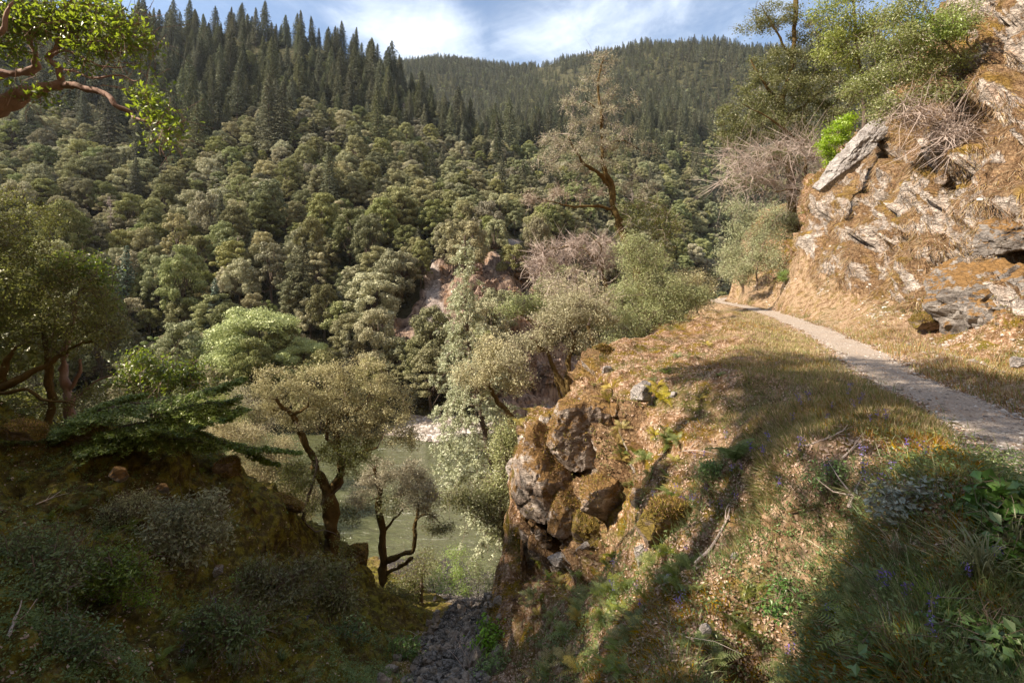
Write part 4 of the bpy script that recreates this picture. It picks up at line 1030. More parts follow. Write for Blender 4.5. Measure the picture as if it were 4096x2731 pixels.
tree('overhanging_shrub', "bright green hazel-like shrub arching out from the cliff top at upper right", 'shrub', P(985, 105, 17.5),
     [([(990, 108, 17.5), (972, 78, 17), (945, 40, 16.6), (925, -5, 16.4)], .05, .015), ([(985, 105, 17.5), (955, 80, 17), (915, 60, 16.6), (885, 52, 16.4)], .035, .01), ([(988, 104, 17.5), (975, 60, 17), (962, 20, 16.8), (955, -10, 16.8)], .035, .012), ([(986, 106, 17.5), (950, 96, 17), (905, 98, 16.6), (882, 112, 16.5)], .03, .01), ([(986, 100, 17.5), (1000, 60, 17.3), (1003, 20, 17.2)], .03, .01)],
     [(930, 32, 16.6, 28, 20, 1, 1), (895, 42, 16.5, 30, 16), (912, 72, 16.6, 30, 12), (958, 22, 16.8, 20, 20), (945, 62, 17, 24, 14), (885, 112, 16.5, 14, 10, .8), (880, 75, 16.5, 16, 9, .8), (905, 10, 16.5, 24, 12), (972, 72, 17.2, 14, 12, .6), (900, 100, 16.4, 26, 10), (935, 92, 16.2, 22, 9, .8), (862, 88, 17, 18, 12)],
     [F_leafy, F_lime], B_twig, .085, clumps=260, per=85, cr=.3, seed=44, wob=.1)
tree('madrone_tree', "madrone with dark slender trunk and hanging green leaves at the top right of the frame", 'tree', P(868, 140, 27),
     [([(866, 160, 27), (864, 120, 27), (862, 80, 27), (856, 40, 27), (852, -20, 27)], .12, .06), ([(862, 85, 27), (880, 50, 27), (888, 20, 27)], .05, .02)],
     [(852, 22, 26.5, 30, 16), (828, 12, 26.5, 18, 12), (838, 48, 26.5, 26, 14), (872, 30, 26.6, 20, 16), (862, 62, 26.6, 24, 12), (850, -10, 26.5, 30, 12)], F_leafy, B_bark, .15, clumps=140, per=60, cr=.42, twigm=B_bark, seed=45, asp=.4)
tree('arching_shrub', "spray of bare arching stems drooping from the cliff-top shrub across the rock", 'shrub', P(975, 118, 16.6),
     [([(985, 112, 17), (950, 108, 16.4), (915, 118, 15.9), (890, 128, 15.7)], .02, .006), ([(985, 114, 17), (955, 118, 16.3), (925, 138, 15.8), (905, 160, 15.6)], .02, .006), ([(990, 116, 17), (975, 130, 16.2), (962, 160, 15.6)], .02, .006), ([(980, 108, 17), (940, 96, 16.6), (900, 100, 16.3)], .02, .006), ([(985, 118, 16.6), (960, 138, 15.8), (940, 170, 15.3)], .018, .006)],
     [(930, 118, 16, 30, 10), (950, 140, 15.7, 26, 14), (905, 110, 16, 20, 8)], F_dead, B_dead, .05, clumps=60, per=10, cr=.4, twigm=B_dead, seed=46, deadtw=8)
gb = float(hit(786, 284)[0][1]) - .1
tree('green_bush', "small round green bush at the foot of the pale rock beside the trail", 'shrub', P(786, 284, gb),
     [([(786, 284, gb), (786, 278, gb)], .02, .01)], [(785, 276, gb - .2, 9, 6), (791, 279, gb - .2, 6, 4)], F_lime, B_twig, .07, clumps=22, per=60, cr=.18, seed=47)

# left of the picture
rootm = tree('madrone_tree', "crooked red-barked madrone reaching in from the upper left with backlit yellow-green leaves", 'tree', ground_at(-190, 500, 6.2),
     [([ground_at(-190, 500, 6.2) - (0, 0, .3), P(-200, 330, 6.2), P(-150, 200, 6.1), P(-60, 130, 6.0), P(0, 102, 6.0), P(17, 92, 6), P(33, 86, 6), P(54, 87, 6), P(62, 84, 6)], .15, .062),
      ([(62, 84, 6), (78, 85, 5.9), (96, 95, 5.85), (113, 103, 5.8), (127, 108, 5.8), (145, 116, 5.75), (168, 131, 5.7)], .045, .010),
      ([P(-150, 200, 6.1), P(-80, 95, 6.3), P(0, 75, 6.3), P(19, 70, 6.3), P(34, 66, 6.3), P(32, 52, 6.2), P(28, 38, 6.2), P(22, 14, 6.1), P(28, -20, 6.1)], .08, .02),
      ([(63, 84, 6), (61, 70, 6), (50, 58, 6), (60, 46, 6), (64, 38, 6), (75, 34, 6), (78, 20, 6)], .042, .014), ([(29, 39, 6.2), (45, 34, 6.1), (65, 30, 6.0), (95, 42, 5.9), (120, 52, 5.9)], .022, .008),
      ([(50, 58, 6), (72, 50, 5.9), (90, 60, 5.8), (118, 66, 5.8)], .02, .007), ([(60, 72, 6), (75, 68, 5.9), (95, 78, 5.8), (118, 74, 5.8), (140, 78, 5.8)], .018, .006), ([(28, 38, 6.2), (45, 26, 6.1), (62, 10, 6.1), (80, -10, 6)], .025, .01), ([P(-60, 130, 6.0), P(-40, 60, 5.6), P(4, 30, 5.5), P(10, 0, 5.5)], .05, .015)],
     [(20, 20, 6.0, 22, 20), (60, 10, 6.0, 30, 12), (95, 14, 5.9, 30, 15), (122, 28, 5.8, 20, 16, 1.3), (138, 42, 5.8, 10, 12, 1.3), (55, 30, 6.0, 36, 10), (90, 44, 5.9, 34, 9), (12, 48, 6.0, 14, 12), (148, 98, 5.75, 12, 7, 1.6), (160, 112, 5.7, 12, 8, 1.6), (172, 128, 5.65, 7, 6, 2), (38, 94, 5.9, 12, 6), (80, 64, 5.9, 12, 6), (132, 60, 5.8, 8, 4), (150, 77, 5.8, 6, 3), (8, 90, 5.9, 8, 5), (155, 137, 5.6, 8, 4), (168, 142, 5.6, 6, 4)],
     F_mad, B_mad, .062, clumps=210, per=26, cr=.15, seed=50, asp=.5, sides=10, r0=.012, wob=.05, up=.2)
tree('live_oak', "dark dense live oak filling the left edge above the mossy bank", 'tree', P(51, 424, 12.2),
     [([(48, 436, 12.2), (47, 415, 12.2), (50, 385, 12.2), (51, 360, 12.2), (44, 320, 12.2)], .11, .05), ([(-40, 410, 11.5), (0, 386, 11.5), (30, 372, 11.6), (50, 362, 11.8), (68, 352, 12), (92, 340, 12)], .10, .03), ([(-10, 394, 11.5), (20, 388, 11.4), (45, 396, 11.5), (75, 405, 11.6)], .045, .02), ([(0, 386, 11.5), (8, 360, 11.5), (18, 345, 11.5)], .08, .03)],
     [(10, 240, 12.4, 34, 28), (45, 215, 12.6, 20, 18, .5), (40, 275, 12.2, 38, 24), (80, 300, 12, 36, 20), (20, 320, 12, 36, 24), (70, 335, 12, 40, 20), (110, 325, 12, 22, 16), (0, 370, 12, 22, 20, .7), (30, 405, 12.2, 34, 14, .6), (-30, 300, 12, 30, 60), (95, 395, 12.4, 30, 14, .5), (0, 190, 12.6, 18, 14, .5)],
     F_dark, B_moss, .06, clumps=400, per=66, cr=.26, twigm=B_bark, seed=51)
tree('madrone_tree', "smooth red-trunked madrone behind the live oak with a sunny top", 'tree', P(71, 424, 12.8),
     [([(73, 436, 12.8), (71, 412, 12.8), (67, 392, 12.8), (63, 376, 12.8), (65, 350, 12.8), (72, 315, 12.8), (85, 285, 12.8)], .14, .04), ([(66, 392, 12.8), (78, 372, 12.8), (82, 360, 12.8)], .05, .03), ([(68, 400, 12.8), (90, 385, 12.8), (112, 372, 12.8)], .035, .02)],
     [(85, 270, 12.8, 22, 12), (98, 285, 12.8, 14, 14), (72, 262, 12.8, 14, 8), (104, 300, 12.8, 9, 9), (60, 275, 12.8, 14, 9)], F_mad, B_mad, .10, clumps=75, per=42, cr=.24, seed=52, asp=.45, up=.8)
tree('madrone_tree', "low spreading madrone with glossy sunlit yellow leaves above the dark fir boughs", 'tree', P(155, 436, 15),
     [([(152, 448, 15), (156, 420, 15), (158, 395, 15)], .07, .03), ([(156, 420, 15), (178, 398, 15), (195, 380, 15)], .04, .015), ([(154, 424, 15), (140, 400, 15), (125, 385, 15)], .04, .015)],
     [(148, 364, 15, 26, 9), (178, 370, 15, 26, 10), (128, 378, 15, 18, 9), (160, 382, 15, 34, 9), (195, 384, 15, 14, 9), (140, 398, 15, 28, 9, .7), (140, 352, 15, 8, 5)], F_mad, B_mad, .11, clumps=125, per=36, cr=.25, seed=53, asp=.45, up=.9)
tree('hazel_bush', "leafy shaded bush at the far left on top of the mossy bank", 'shrub', P(20, 432, 13.5),
     [([(20, 440, 13.5), (22, 420, 13.5)], .04, .02)], [(15, 412, 13.5, 24, 12), (60, 408, 13.5, 22, 10), (100, 410, 13.5, 26, 10), (20, 385, 13.5, 20, 10)], F_grey, B_twig, .06, clumps=70, per=60, cr=.24, seed=54)

def fir_boughs(name, label, base, boughs, leafm, seed, w=.55, nl=.045):
    rg = np.random.default_rng(seed); B = pix(base); root = empty(name, B, label, 'conifer')
    tb, lm = MB(), MB()
    for pts, r0, wk in boughs:
        q = curve([pix(p) for p in pts], 12, .05, seed); n = len(q); tube(tb, q, np.linspace(r0, .006, n), 5, 0, .2)
        for i in range(2, n):
            for sd_ in (-1, 1, 1, -1):
                tg = unit(q[min(i + 1, n - 1)] - q[i - 1]); side = unit(np.cross(tg, (0, 0, 1))) * sd_
                L = w * wk * (1.15 - i / n) * rg.uniform(.6, 1.25); dv = unit(side + tg * rg.uniform(.5, 1.1) - (0, 0, rg.uniform(.0, .5)))
                s_ = q[i] + rg.normal(size=3) * .02; e = s_ + dv * L - (0, 0, .18 * L)
                tube(tb, [s_, (s_ + e) / 2, e], (.007, .005, .002), 3, 0)
                for u in np.linspace(.08, 1, max(4, int(L / .07))):
                    c_ = s_ + (e - s_) * u; sub_ = L * .34 * (1.15 - u) + .04; sn = unit(np.cross(dv, (0, 0, 1)))
                    for s2 in (-1, 1):
                        f = unit(sn * s2 + dv * .9); m = 6; a = np.linspace(.05, 1, m)[:, None]
                        base_ = c_ + f * sub_ * a; leaves(lm, base_ + rg.normal(size=(m, 3)) * .01, np.tile((0, 0, 1), (m, 1)) + rg.normal(size=(m, 3)) * .45, nl * 1.3, .35, 0, rg)
    obj('branches', tb.mesh('branches', [B_bark], B), root); obj('needles', lm.mesh('needles', [leafm], B), root); return root
fir_boughs('fir_sapling', "dark green fir boughs sweeping right over the crest of the mossy bank", (75, 432, 11),
    [([(55, 440, 11), (95, 412, 10.8), (150, 400, 10.6), (205, 388, 10.4), (238, 380, 10.3)], .04, 1.2), ([(80, 440, 10.8), (130, 425, 10.6), (185, 415, 10.4), (240, 408, 10.3)], .035, 1.2),
     ([(110, 440, 10.8), (150, 436, 10.6), (185, 438, 10.5), (215, 446, 10.4)], .025, .9), ([(150, 415, 10.6), (200, 402, 10.6), (236, 400, 10.7)], .02, 1.1), ([(60, 430, 11), (100, 405, 11), (140, 392, 11)], .02, .9)],
    F_nfir, 60, .62, .05)
fir_boughs('fir_branch', "long bare-based fir branch stretching flat toward the big oak over the river", (150, 440, 11.5),
    [([(135, 428, 11.5), (161, 430, 11.6), (195, 438, 11.8), (231, 445, 12), (265, 446, 12.2), (300, 452, 12.4)], .035, .75), ([(161, 422, 11.6), (190, 424, 11.8), (222, 418, 12), (245, 408, 12.2)], .03, .6), ([(190, 430, 11.8), (220, 440, 12), (250, 452, 12.2), (278, 462, 12.3)], .02, .55)],
    F_nfir, 61, .5)

# riverside willows and bank bushes at the gully mouth
for k, (px, py, d, bl, m, lb) in enumerate([
    (452, 592, 33, [(455, 560, 33, 11, 16), (447, 574, 33, 14, 12), (462, 578, 33, 14, 12), (452, 590, 32, 14, 8)], F_lime, "bright yellow-green willow in the gully mouth by the water"),
    (478, 588, 35, [(476, 566, 35, 9, 14), (485, 580, 34, 10, 12), (470, 590, 33, 9, 8)], F_bright, "paler willow just right of the bright yellow-green one"),
    (432, 596, 33, [(432, 572, 34, 9, 16), (424, 590, 33, 10, 10)], F_grey, "grey-green willow left of the bright yellow-green one"),
    (520, 616, 15, [(512, 575, 15, 18, 12), (498, 592, 15, 16, 14), (522, 596, 15, 22, 14), (505, 612, 14.6, 18, 10), (538, 580, 14.5, 12, 9)], F_shrub, "leafy green bush at the foot of the mossy outcrop"),
    (412, 600, 24, [(408, 588, 24, 9, 9), (402, 600, 23, 8, 7)], F_dark, "dark low bush at the tip of the left bank")]):
    tree('willow_bush' if k < 3 else 'bank_bush', lb, 'bush', P(px, py + 6, d), [([(px, py + 10, d), (px + 1, py - 8, d), (px, py - 20, d)], .04, .015)], bl, m, B_twig, .09 if d > 20 else .05, clumps=70 if d < 20 else 44, per=80, cr=.42 if d > 20 else .22, seed=70 + k, up=.3)

F_small2 = foliage('bank_shrub_leaves', (.10, .15, .03), (.20, .27, .06), .35, .05, .01, .15)
# shaded shrubs on the left bank
for k, (px, py, d, bl, m, ls, lb) in enumerate([
    (185, 556, 8.8, [(178, 520, 8.9, 26, 20), (205, 510, 9.0, 22, 18), (160, 535, 8.7, 20, 16), (212, 540, 8.8, 20, 18), (190, 548, 8.7, 24, 12)], F_grey, .068, "grey-green small-leaved shrub in the middle of the shaded left bank"),
    (130, 520, 9.4, [(132, 505, 9.4, 20, 10), (115, 512, 9.3, 12, 9)], F_grey, .04, "low grey-green shrub up and left of the middle shrub"),
    (275, 600, 8.6, [(262, 575, 8.7, 22, 12), (290, 582, 8.7, 20, 12), (250, 592, 8.5, 16, 10), (310, 572, 8.9, 14, 12), (280, 598, 8.4, 24, 9)], F_dark, .062, "glossy green shrub low on the left bank near the gully"),
    (330, 612, 9.4, [(322, 592, 9.6, 16, 12), (335, 575, 9.9, 10, 9), (345, 600, 9.6, 10, 8)], F_dark, .062, "spindly shrub beneath the big forked oak"),
    (35, 585, 5.8, [(28, 545, 6.2, 30, 20), (60, 560, 6.1, 26, 16), (10, 575, 5.8, 22, 18), (50, 585, 5.7, 28, 12)], F_small2, .05, "dense dark shrub at the left edge of the frame"),
    (110, 580, 6.6, [(100, 565, 6.7, 22, 12), (128, 575, 6.6, 18, 10), (85, 580, 6.4, 16, 8)], F_small2, .05, "low dark leafy shrub right of the dense left-edge one"),
    (225, 640, 6.6, [(215, 622, 6.8, 20, 12), (240, 632, 6.7, 16, 9)], F_small2, .05, "small shaded bush near the bottom of the left bank")]):
    tree('bank_shrub', lb, 'shrub', P(px, py + 4, d), [([(px, py + 10, d), (px + 2, py - 8, d), (px - 4, py - 28, d)], .018, .008), ([(px + 2, py + 8, d), (px + 14, py - 12, d)], .014, .006)], bl, m, B_twig, ls, clumps=100, per=42, cr=.18, seed=80 + k, r0=.01)

# trees standing left of the frame: their shade falls across the gully and the foot of the picture
def off_tree(x, y, h, rad_, lb, seed, nc=70, dens=260, ls=.22, cz_=.68, vz=.34):
    z = drop(x, y) or -3; rg = np.random.default_rng(seed); root = empty('oak_tree', (x, y, z), lb, 'tree'); tb, lm = MB(), MB()
    q = curve([(x, y, z - .5), (x + .3, y, z + h * .35), (x, y + .2, z + h * .7)], 6, .2, seed); tube(tb, q, np.linspace(.24, .1, len(q)), 7, 0, .3)
    cents = []
    for i in range(nc):
        d = unit(rg.normal(size=3)) * rg.uniform(.4, 1) ** .6; cents.append(np.array((x, y, z + h * cz_)) + d * (rad_, rad_, h * vz))
    bb = MB(); crown_skeleton(list(q), list(np.linspace(.24, .1, len(q))), np.array(cents), rg, mb=bb, r0=.05)
    for c in cents:
        d = rg.normal(size=(dens, 3)) * .5; leaves(lm, c + d * rg.uniform(.5, .9), d + rg.normal(size=(dens, 3)) + (0, 0, .5), ls, .6, 0, rg)
    obj('trunk', tb.mesh('trunk', [B_moss], (x, y, z), True), root); obj('branches', bb.mesh('branches', [B_bark], (x, y, z)), root); obj('crown', lm.mesh('crown', [F_dark], (x, y, z)), root)
for k, (x, y, h, r_) in enumerate([(-17, 9, 9, 3.8), (-17, 15, 5.5, 3.4), (-24, 22, 6, 3.4), (-13.5, 5, 8, 3.2), (-9.5, .8, 8.0, 3.0), (-8.0, -3.2, 8.5, 3.2), (-13.5, -2, 9, 3.5), (-5.0, -5.5, 8.0, 2.8), (-5.4, -0.9, 10.0, 2.6)]):
    off_tree(x, y, h, r_, ["oak high on the left bank beyond the frame", "oak farther along the left bank", "oak beyond the live oak at the left", "oak uphill of the madrone", "oak beside the trail to the left of the camera", "oak behind the camera on the left", "oak on the uphill side left of the trail", "slender oak close behind the camera", "tall oak just left of the camera, shading the lower slope"][k], 300 + k, 22 if k in (4, 5, 7, 8) else 70)

off_tree(-6.9, 3.4, 12.5, 2.7, "tall airy oak beyond the left frame edge, dappling the trail with shade", 330, 44, 150, .2, .86, .17)
off_tree(-8.8, 5.2, 15, 2.6, "second tall airy oak beyond the left frame edge, farther from the trail", 331, 40, 130, .2, .87, .12)
# ------------------------------------------------------------------ rocks
M_rock = rock_mat("pale_grey_rock", (.50, .43, .37), (.28, .22, .18), (.10, .075, .055), ((.13, .07, .025), (.28, .17, .07)), .62, 1.6, .30)
M_rockm = rock_mat("mossy_grey_rock", (.38, .31, .25), (.20, .15, .11), (.07, .05, .035), ((.07, .055, .014), (.21, .15, .035)), .75, 1.6, .35)
M_slab = rock_mat("slaty_grey_rock", (.46, .43, .40), (.34, .31, .29), (.17, .14, .12), ((.22, .12, .05), (.36, .22, .10)), .12, 1.2, .25)
M_shade_rock = rock_mat('shade_darkened_rock', (.32, .29, .26), (.19, .17, .155), (.07, .06, .055), ((.12, .07, .03), (.30, .17, .06)), .5, 1.5, .35)  # dark rock, colour lowered further to stand for overhang and bank shade
M_stone = rock_mat("loose_stone", (.38, .32, .26), (.24, .20, .16), (.10, .08, .06), None, 0, 4)
M_red = rock_mat("reddish_cliff_rock", (.44, .32, .25), (.25, .17, .13), (.06, .04, .032), ((.16, .09, .02), (.32, .2, .06)), .25, .35, .3)
_ico = {}
def ico(n):
    if n not in _ico:
        import bmesh
        b = bmesh.new(); bmesh.ops.create_icosphere(b, subdivisions=n, radius=1.0)
        _ico[n] = (np.array([v.co[:] for v in b.verts]), np.array([[v.index for v in f.verts] for f in b.faces])); b.free()
    return _ico[n]
def rock_mesh(name, size, seed, mat, sub_=5, planes=16, rough=.06, tilt=(0, 0, 0), blocky=.5):
    """a stone cleaved by random planes, weathered and chipped"""
    rg = np.random.default_rng(seed); v, f = ico(sub_)
    n = unit(rg.normal(size=(planes, 3))); o = rg.uniform(.52, .92, planes)
    box = np.array(((1, 0, 0), (-1, 0, 0), (0, 1, 0), (0, -1, 0), (0, 0, 1), (0, 0, -1)), float) + rg.normal(size=(6, 3)) * .12
    n = np.concatenate((n, unit(box))); o = np.concatenate((o, np.full(6, 1 - blocky * .4)))
    dt = v @ n.T; rr = np.where(dt > .05, o / np.maximum(dt, .05), 9).min(1); rr = np.minimum(rr, 1.35)
    p = v * rr[:, None]; size = np.asarray(size, float)
    q = p * size
    a1, a2, av = worley(q * 2.2 + seed, seed); b1, b2, bv = worley(q * 6.0 + seed, seed + 9)
    m = size.min()
    d = rough * m * (1.6 * (av - .5) + .6 * (bv - .5)) + rough * m * .8 * fbm(q + seed, 2.5 / max(m, .3), 5, seed % 50) - .35 * rough * m * np.clip(.16 - (a2 - a1), 0, .16) * 6
    q = q + unit(p) * d[:, None]
    from mathutils import Euler
    Rm = np.array(Euler(tilt).to_matrix()); q = q @ Rm.T
    return mesh(name, q, [(f, 0)], [mat], False)
def rock_at(px, py, rxp, ryp, lb, seed, mat=None, d=None, deep=.8, push=.35, tilt=(0, 0, 0), name='boulder', cat='rock', rough=.07, blocky=.6, planes=14, sub_=5):
    loc, nor = hit(px, py)
    if loc is None: return
    dd_ = min(d or 99, loc[1] + .1) - (.55 if seed in (1, 2, 4) else .35 if seed in (5, 6, 7, 8, 13) else 0) if py > 330 else (d or loc[1]); c = P(px, py, dd_); sx = rxp * dd_ / F; sz = ryp * dd_ / F; sy = deep * (sx + sz) / 2
    c = c + np.array((0, sy * push, 0))
    o = obj(name, rock_mesh(name, (sx, sy, sz), seed, mat or M_rock, sub_, planes, rough, tilt, blocky), None, c)
    tag(o, lb, cat); return o
D0 = 10.6
for a in [
    (577, 434, 42, 42, "large squared block of the outcrop with a pale left face and dark right side", 1, M_rock, 10.6, 1.0, .25, (0, -.12, .45)),
    (541, 472, 32, 62, "tall fractured pale rock wall forming the outcrop's left edge", 2, M_rock, 10.7, 1.0, .2, (0, .12, .3)),
    (522, 475, 14, 50, "dark mossy rib at the far left rim of the outcrop", 3, M_rockm, 10.9, 1.0, .2, (0, .15, .1)),
    (602, 497, 36, 28, "wedge-shaped rock block below the dark ledge of the outcrop", 4, M_rock, 10.0, .9, .2, (0, .2, .4)),
    (588, 534, 24, 24, "dark rust-stained rock at the base of the outcrop", 5, M_rockm, 9.7, .9, .2, (0, .25, .2)),
    (564, 510, 17, 30, "narrow broken rock between the pale wall and the wedge block", 6, M_rock, 10.3, .9, .2, (0, .3, .2)),
    (636, 497, 9, 14, "small pale upright block right of the wedge-shaped block", 7, M_rock, 8.9, .8, .2, (0, .1, .3)),
    (664, 522, 34, 24, "moss-draped rock with a dark hollow under it, in the middle of the slope", 8, M_rockm, 7.1, .9, .25, (0, -.35, .3)),
    (642, 556, 8, 14, "small grey upright stone under the moss-draped rock", 9, M_slab, 6.6, .8, .2, (0, .1, .3)),
    (563, 560, 14, 10, "pale broken rock lying at the foot of the outcrop", 10, M_slab, 9.2, .8, .2, (0, -.4, .3)),
    (583, 550, 10, 7, "thin tilted pale flake at the foot of the outcrop", 11, M_slab, 9.1, .8, .2, (0, -.5, .3)),
    (579, 405, 13, 8, "grey stone capping the top of the outcrop", 12, M_slab, 10.9, .9, .2, (0, -.1, .2)),
    (643, 391, 12, 14, "white-grey boulder set in the sunny slope", 13, M_slab, 9.5, .9, .1, (0, .1, .5)),
    (618, 412, 11, 9, "chipped pale rock in the cleft above the wedge block", 14, M_rock, 9.9, .9, .2, (0, .5, .4)),
    (622, 445, 14, 26, "rough brown rock rib right of the dark cleft", 15, M_rockm, 9.6, .9, .3, (0, .35, .2)),
    (608, 372, 7, 8, "small grey boulder by the mossy stump at the crest", 16, M_slab, 12.2, .9, .1, (0, .1, .2)),
    (603, 352, 14, 10, "dark moss-covered stump of rock on the crest beside the green shrub", 17, M_rockm, 13.2, .9, .2, (0, .1, .2)),
    (706, 630, 9, 8, "pale angular stone half buried near the bottom of the slope", 18, M_slab, 4.35, .8, .1, (0, .3, .2)),
    (738, 558, 8, 7, "small grey stone in the sunlit patch of litter", 19, M_slab, 5.0, .8, .1, (0, .2, .2)),
    (668, 582, 9, 9, "greyish split stone among ferns on the lower slope", 20, M_slab, 5.6, .8, .1, (0, .2, .4)),
    (673, 398, 6, 9, "narrow pale stone standing in dry grass", 21, M_slab, 9.0, .8, .1, (0, .2, .4)),
    (117, 474, 11, 8, "grey rock face showing through moss near the left bank's crest", 22, M_shade_rock, 9.6, .8, .2, (0, .4, .2)),
    (163, 488, 7, 6, "smaller grey rock below the first one on the left bank", 23, M_shade_rock, 9.7, .8, .2, (0, .4, .2)),
    (218, 571, 6, 6, "pale jagged stone in the middle of the shaded left bank", 24, M_slab, 8.7, .8, .2, (0, .8, .2)),
    (20, 432, 26, 12, "moss-capped hump of rock on the left bank's crest at the frame edge", 25, M_rockm, 9.8, .9, .4, (0, .1, .1)),
    (78, 436, 28, 12, "long moss-capped rock on the left bank's crest", 26, M_rockm, 10.6, .9, .4, (0, .05, .1)),
    (225, 478, 16, 24, "rounded mossy rock at the steep nose of the left bank", 27, M_rockm, 12.2, .9, .3, (0, .3, .1)),
    (356, 556, 16, 12, "mossy boulder behind the big forked oak's foot", 28, M_rockm, 17.2, .9, .4, (0, .1, .1)),
    (285, 505, 20, 9, "low mossy rock on the crest right of the bank's nose", 29, M_rockm, 13.6, .9, .4, (0, .3, .1)),
]:
    rock_at(a[0], a[1], a[2], a[3], a[4], a[5], a[6], a[7], a[8], a[9], a[10], 'rock' if a[5] in (1, 2, 3, 4, 5, 6, 8, 15, 17, 25, 26, 27) else 'boulder')
# rocks of the cliff above the trail
o = rock_at(850, 157, 13, 60, "long grey slab leaning out of the cliff, its underside in dark shade", 40, M_slab, 21.6, .55, .1, (.12, R(39), 0), 'rock_slab', 'rock', .13, .82, 10, 6)
for a in [
    (1006, 308, 52, 52, "dark broken rock mass low at the right edge, beside the trail", 41, M_shade_rock, 12.4, 1.0, .3, (.1, -.5, .3)),
    (960, 288, 30, 34, "blocky grey rock at the base of the cliff above the grass strip", 42, M_shade_rock, 14.0, 1.0, .3, (.1, -.4, .3)),
    (1015, 235, 34, 22, "overhanging rock block at the right edge of the cliff", 43, M_shade_rock, 12.9, 1.1, .05, (.1, -.45, .2)),
    (1018, 195, 26, 10, "thin jutting ledge on the right part of the cliff", 44, M_rock, 13.0, 1.1, .05, (.1, -.45, .2)),
    (930, 322, 20, 10, "low mossy rock where the cliff meets the grass strip", 45, M_rockm, 13.6, .9, .2, (0, -.2, .2)),
    (1018, 362, 9, 8, "pale boulder in dry grass at the right edge, just above the trail", 46, M_slab, 9.6, .9, .1, (0, .2, .2)),
    (868, 60, 10, 14, "dark mossy knob of rock behind the lime-green shrub", 47, M_rockm, 25, .9, .2, (0, .3, .2)),
    (975, 42, 13, 10, "pale grey rock high on the cliff below the top right corner", 48, M_rock, 18.4, .9, .1, (0, .3, .2)),
    (900, 205, 16, 9, "tilted pale block in the middle of the cliff", 49, M_rock, 19.4, .7, .1, (0, -.6, .2)),
    (862, 232, 13, 12, "pale stacked blocks under the leaning slab", 50, M_rock, 21.2, .7, .1, (0, -.5, .2)),
    (946, 175, 16, 8, "slanting pale bed of rock right of the centre of the cliff", 51, M_rock, 16.4, .7, .1, (0, -.7, .2)),
]:
    rock_at(a[0], a[1], a[2], a[3], a[4], a[5], a[6], a[7], a[8], a[9], a[10], 'rock', 'rock', .09, .75, 12)
# crags of the far bank
for k, (px, py, rx, ry, lb) in enumerate([
    (398, 345, 14, 20, "red-brown crag on the far shore below the old trail"), (412, 268, 9, 15, "dark pointed pinnacle beside the stony chute"), (487, 300, 17, 26, "reddish cliff buttress behind the pale conifer"),
    (510, 302, 15, 28, "rust-streaked cliff face above the far trail"), (530, 372, 13, 26, "dark cliff pillar below the far trail"), (510, 380, 11, 24, "shadowed narrow pillar left of the dark cliff pillar"), (548, 300, 18, 20, "broken reddish cliff right of the rust-streaked face"),
    (520, 275, 26, 8, "low tan rock brow at the top of the far cliffs"), (470, 268, 14, 9, "knobbly rock top left of the tan brow"), (552, 372, 14, 22, "tan crag at the right end of the far cliffs"), (680, 168, 10, 4, "pale broken ledge high on the right slope"), (640, 162, 9, 3, "short pale ledge left of the high broken one"), (676, 205, 6, 6, "reddish rock patch midway up the right slope"), (690, 222, 5, 8, "narrow reddish rock rib near the canyon bottom")]):
    c = fhit(px, py + ry * .5)
    if c is None: continue
    d = c[1]; o = obj('crag', rock_mesh('crag', (rx * d / F, rx * d / F * .9, ry * d / F), 60 + k, M_red, 5, 18, .16, (0, .1 * (k % 3 - 1), k), .3), None, P(px, py, d + rx * d / F * .35)); tag(o, lb, 'crag')

# fuzz of moss on the mossiest rocks
mv, mn = [], []
for o_ in list(bpy.data.objects):
    if o_.data and o_.type == 'MESH' and o_.data.materials and o_.data.materials[0] in (M_rockm, M_rock) and o_.name.split('.')[0] in ('rock', 'boulder') and o_.location.y < 19:
        k_ = len(o_.data.polygons); c_ = np.empty(k_ * 3); n_ = np.empty(k_ * 3); o_.data.polygons.foreach_get('center', c_); o_.data.polygons.foreach_get('normal', n_)
        c_ = c_.reshape(-1, 3) + np.array(o_.location); n_ = n_.reshape(-1, 3); mm_ = (fbm(c_, 2.2, 3, 44) + n_[:, 2] * (1.1 if o_.data.materials[0] is M_rockm else .9)) > (.35 if o_.data.materials[0] is M_rockm else .62); mv.append(c_[mm_]); mn.append(n_[mm_])
mv, mn = np.concatenate(mv), np.concatenate(mn)
# stones in the gully
STONES = [rock_mesh('stone', (1, .8, .62), 400 + i, M_stone, 3, 12, .10) for i in range(6)]
rs = np.random.default_rng(5)
k = 0
while k < 90:
    py = rs.uniform(598, 690); px = rs.uniform(372, 500)
    l, n = hit(px, py)
    if l is None or abs(l[0] - np.interp(l[1], [0, 8.5, 12, 17, 22, 28], [0, -1.1, -1.3, -1.4, -1.2, -1.6])) > np.interp(l[1], [5, 8, 12, 20, 30], [.6, 1.0, 1.3, 1.8, 3.5]): k += .2; continue
    s = float(rs.uniform(.05, .16) * (1 + l[1] * .02) * (1.7 if rs.uniform() < .12 else 1))
    o = obj('stone', STONES[int(rs.integers(6))], None, l + (0, 0, s * .2)); o.scale = (s, s, s); o.rotation_euler = tuple(float(v) for v in rs.uniform(-.8, 6, 3))
    w = "in the bright part of the gully bed near the river" if l[1] > 17 else "in the shaded gully bed" if l[1] > 9.5 else "in the gully bed at the bottom edge"
    lb = ("large angular stone " if s > .2 else "mid-sized grey stone " if s > .13 else "small grey stone ") + w
    tag(o, lb, 'stone', 'stones: ' + lb); k += 1

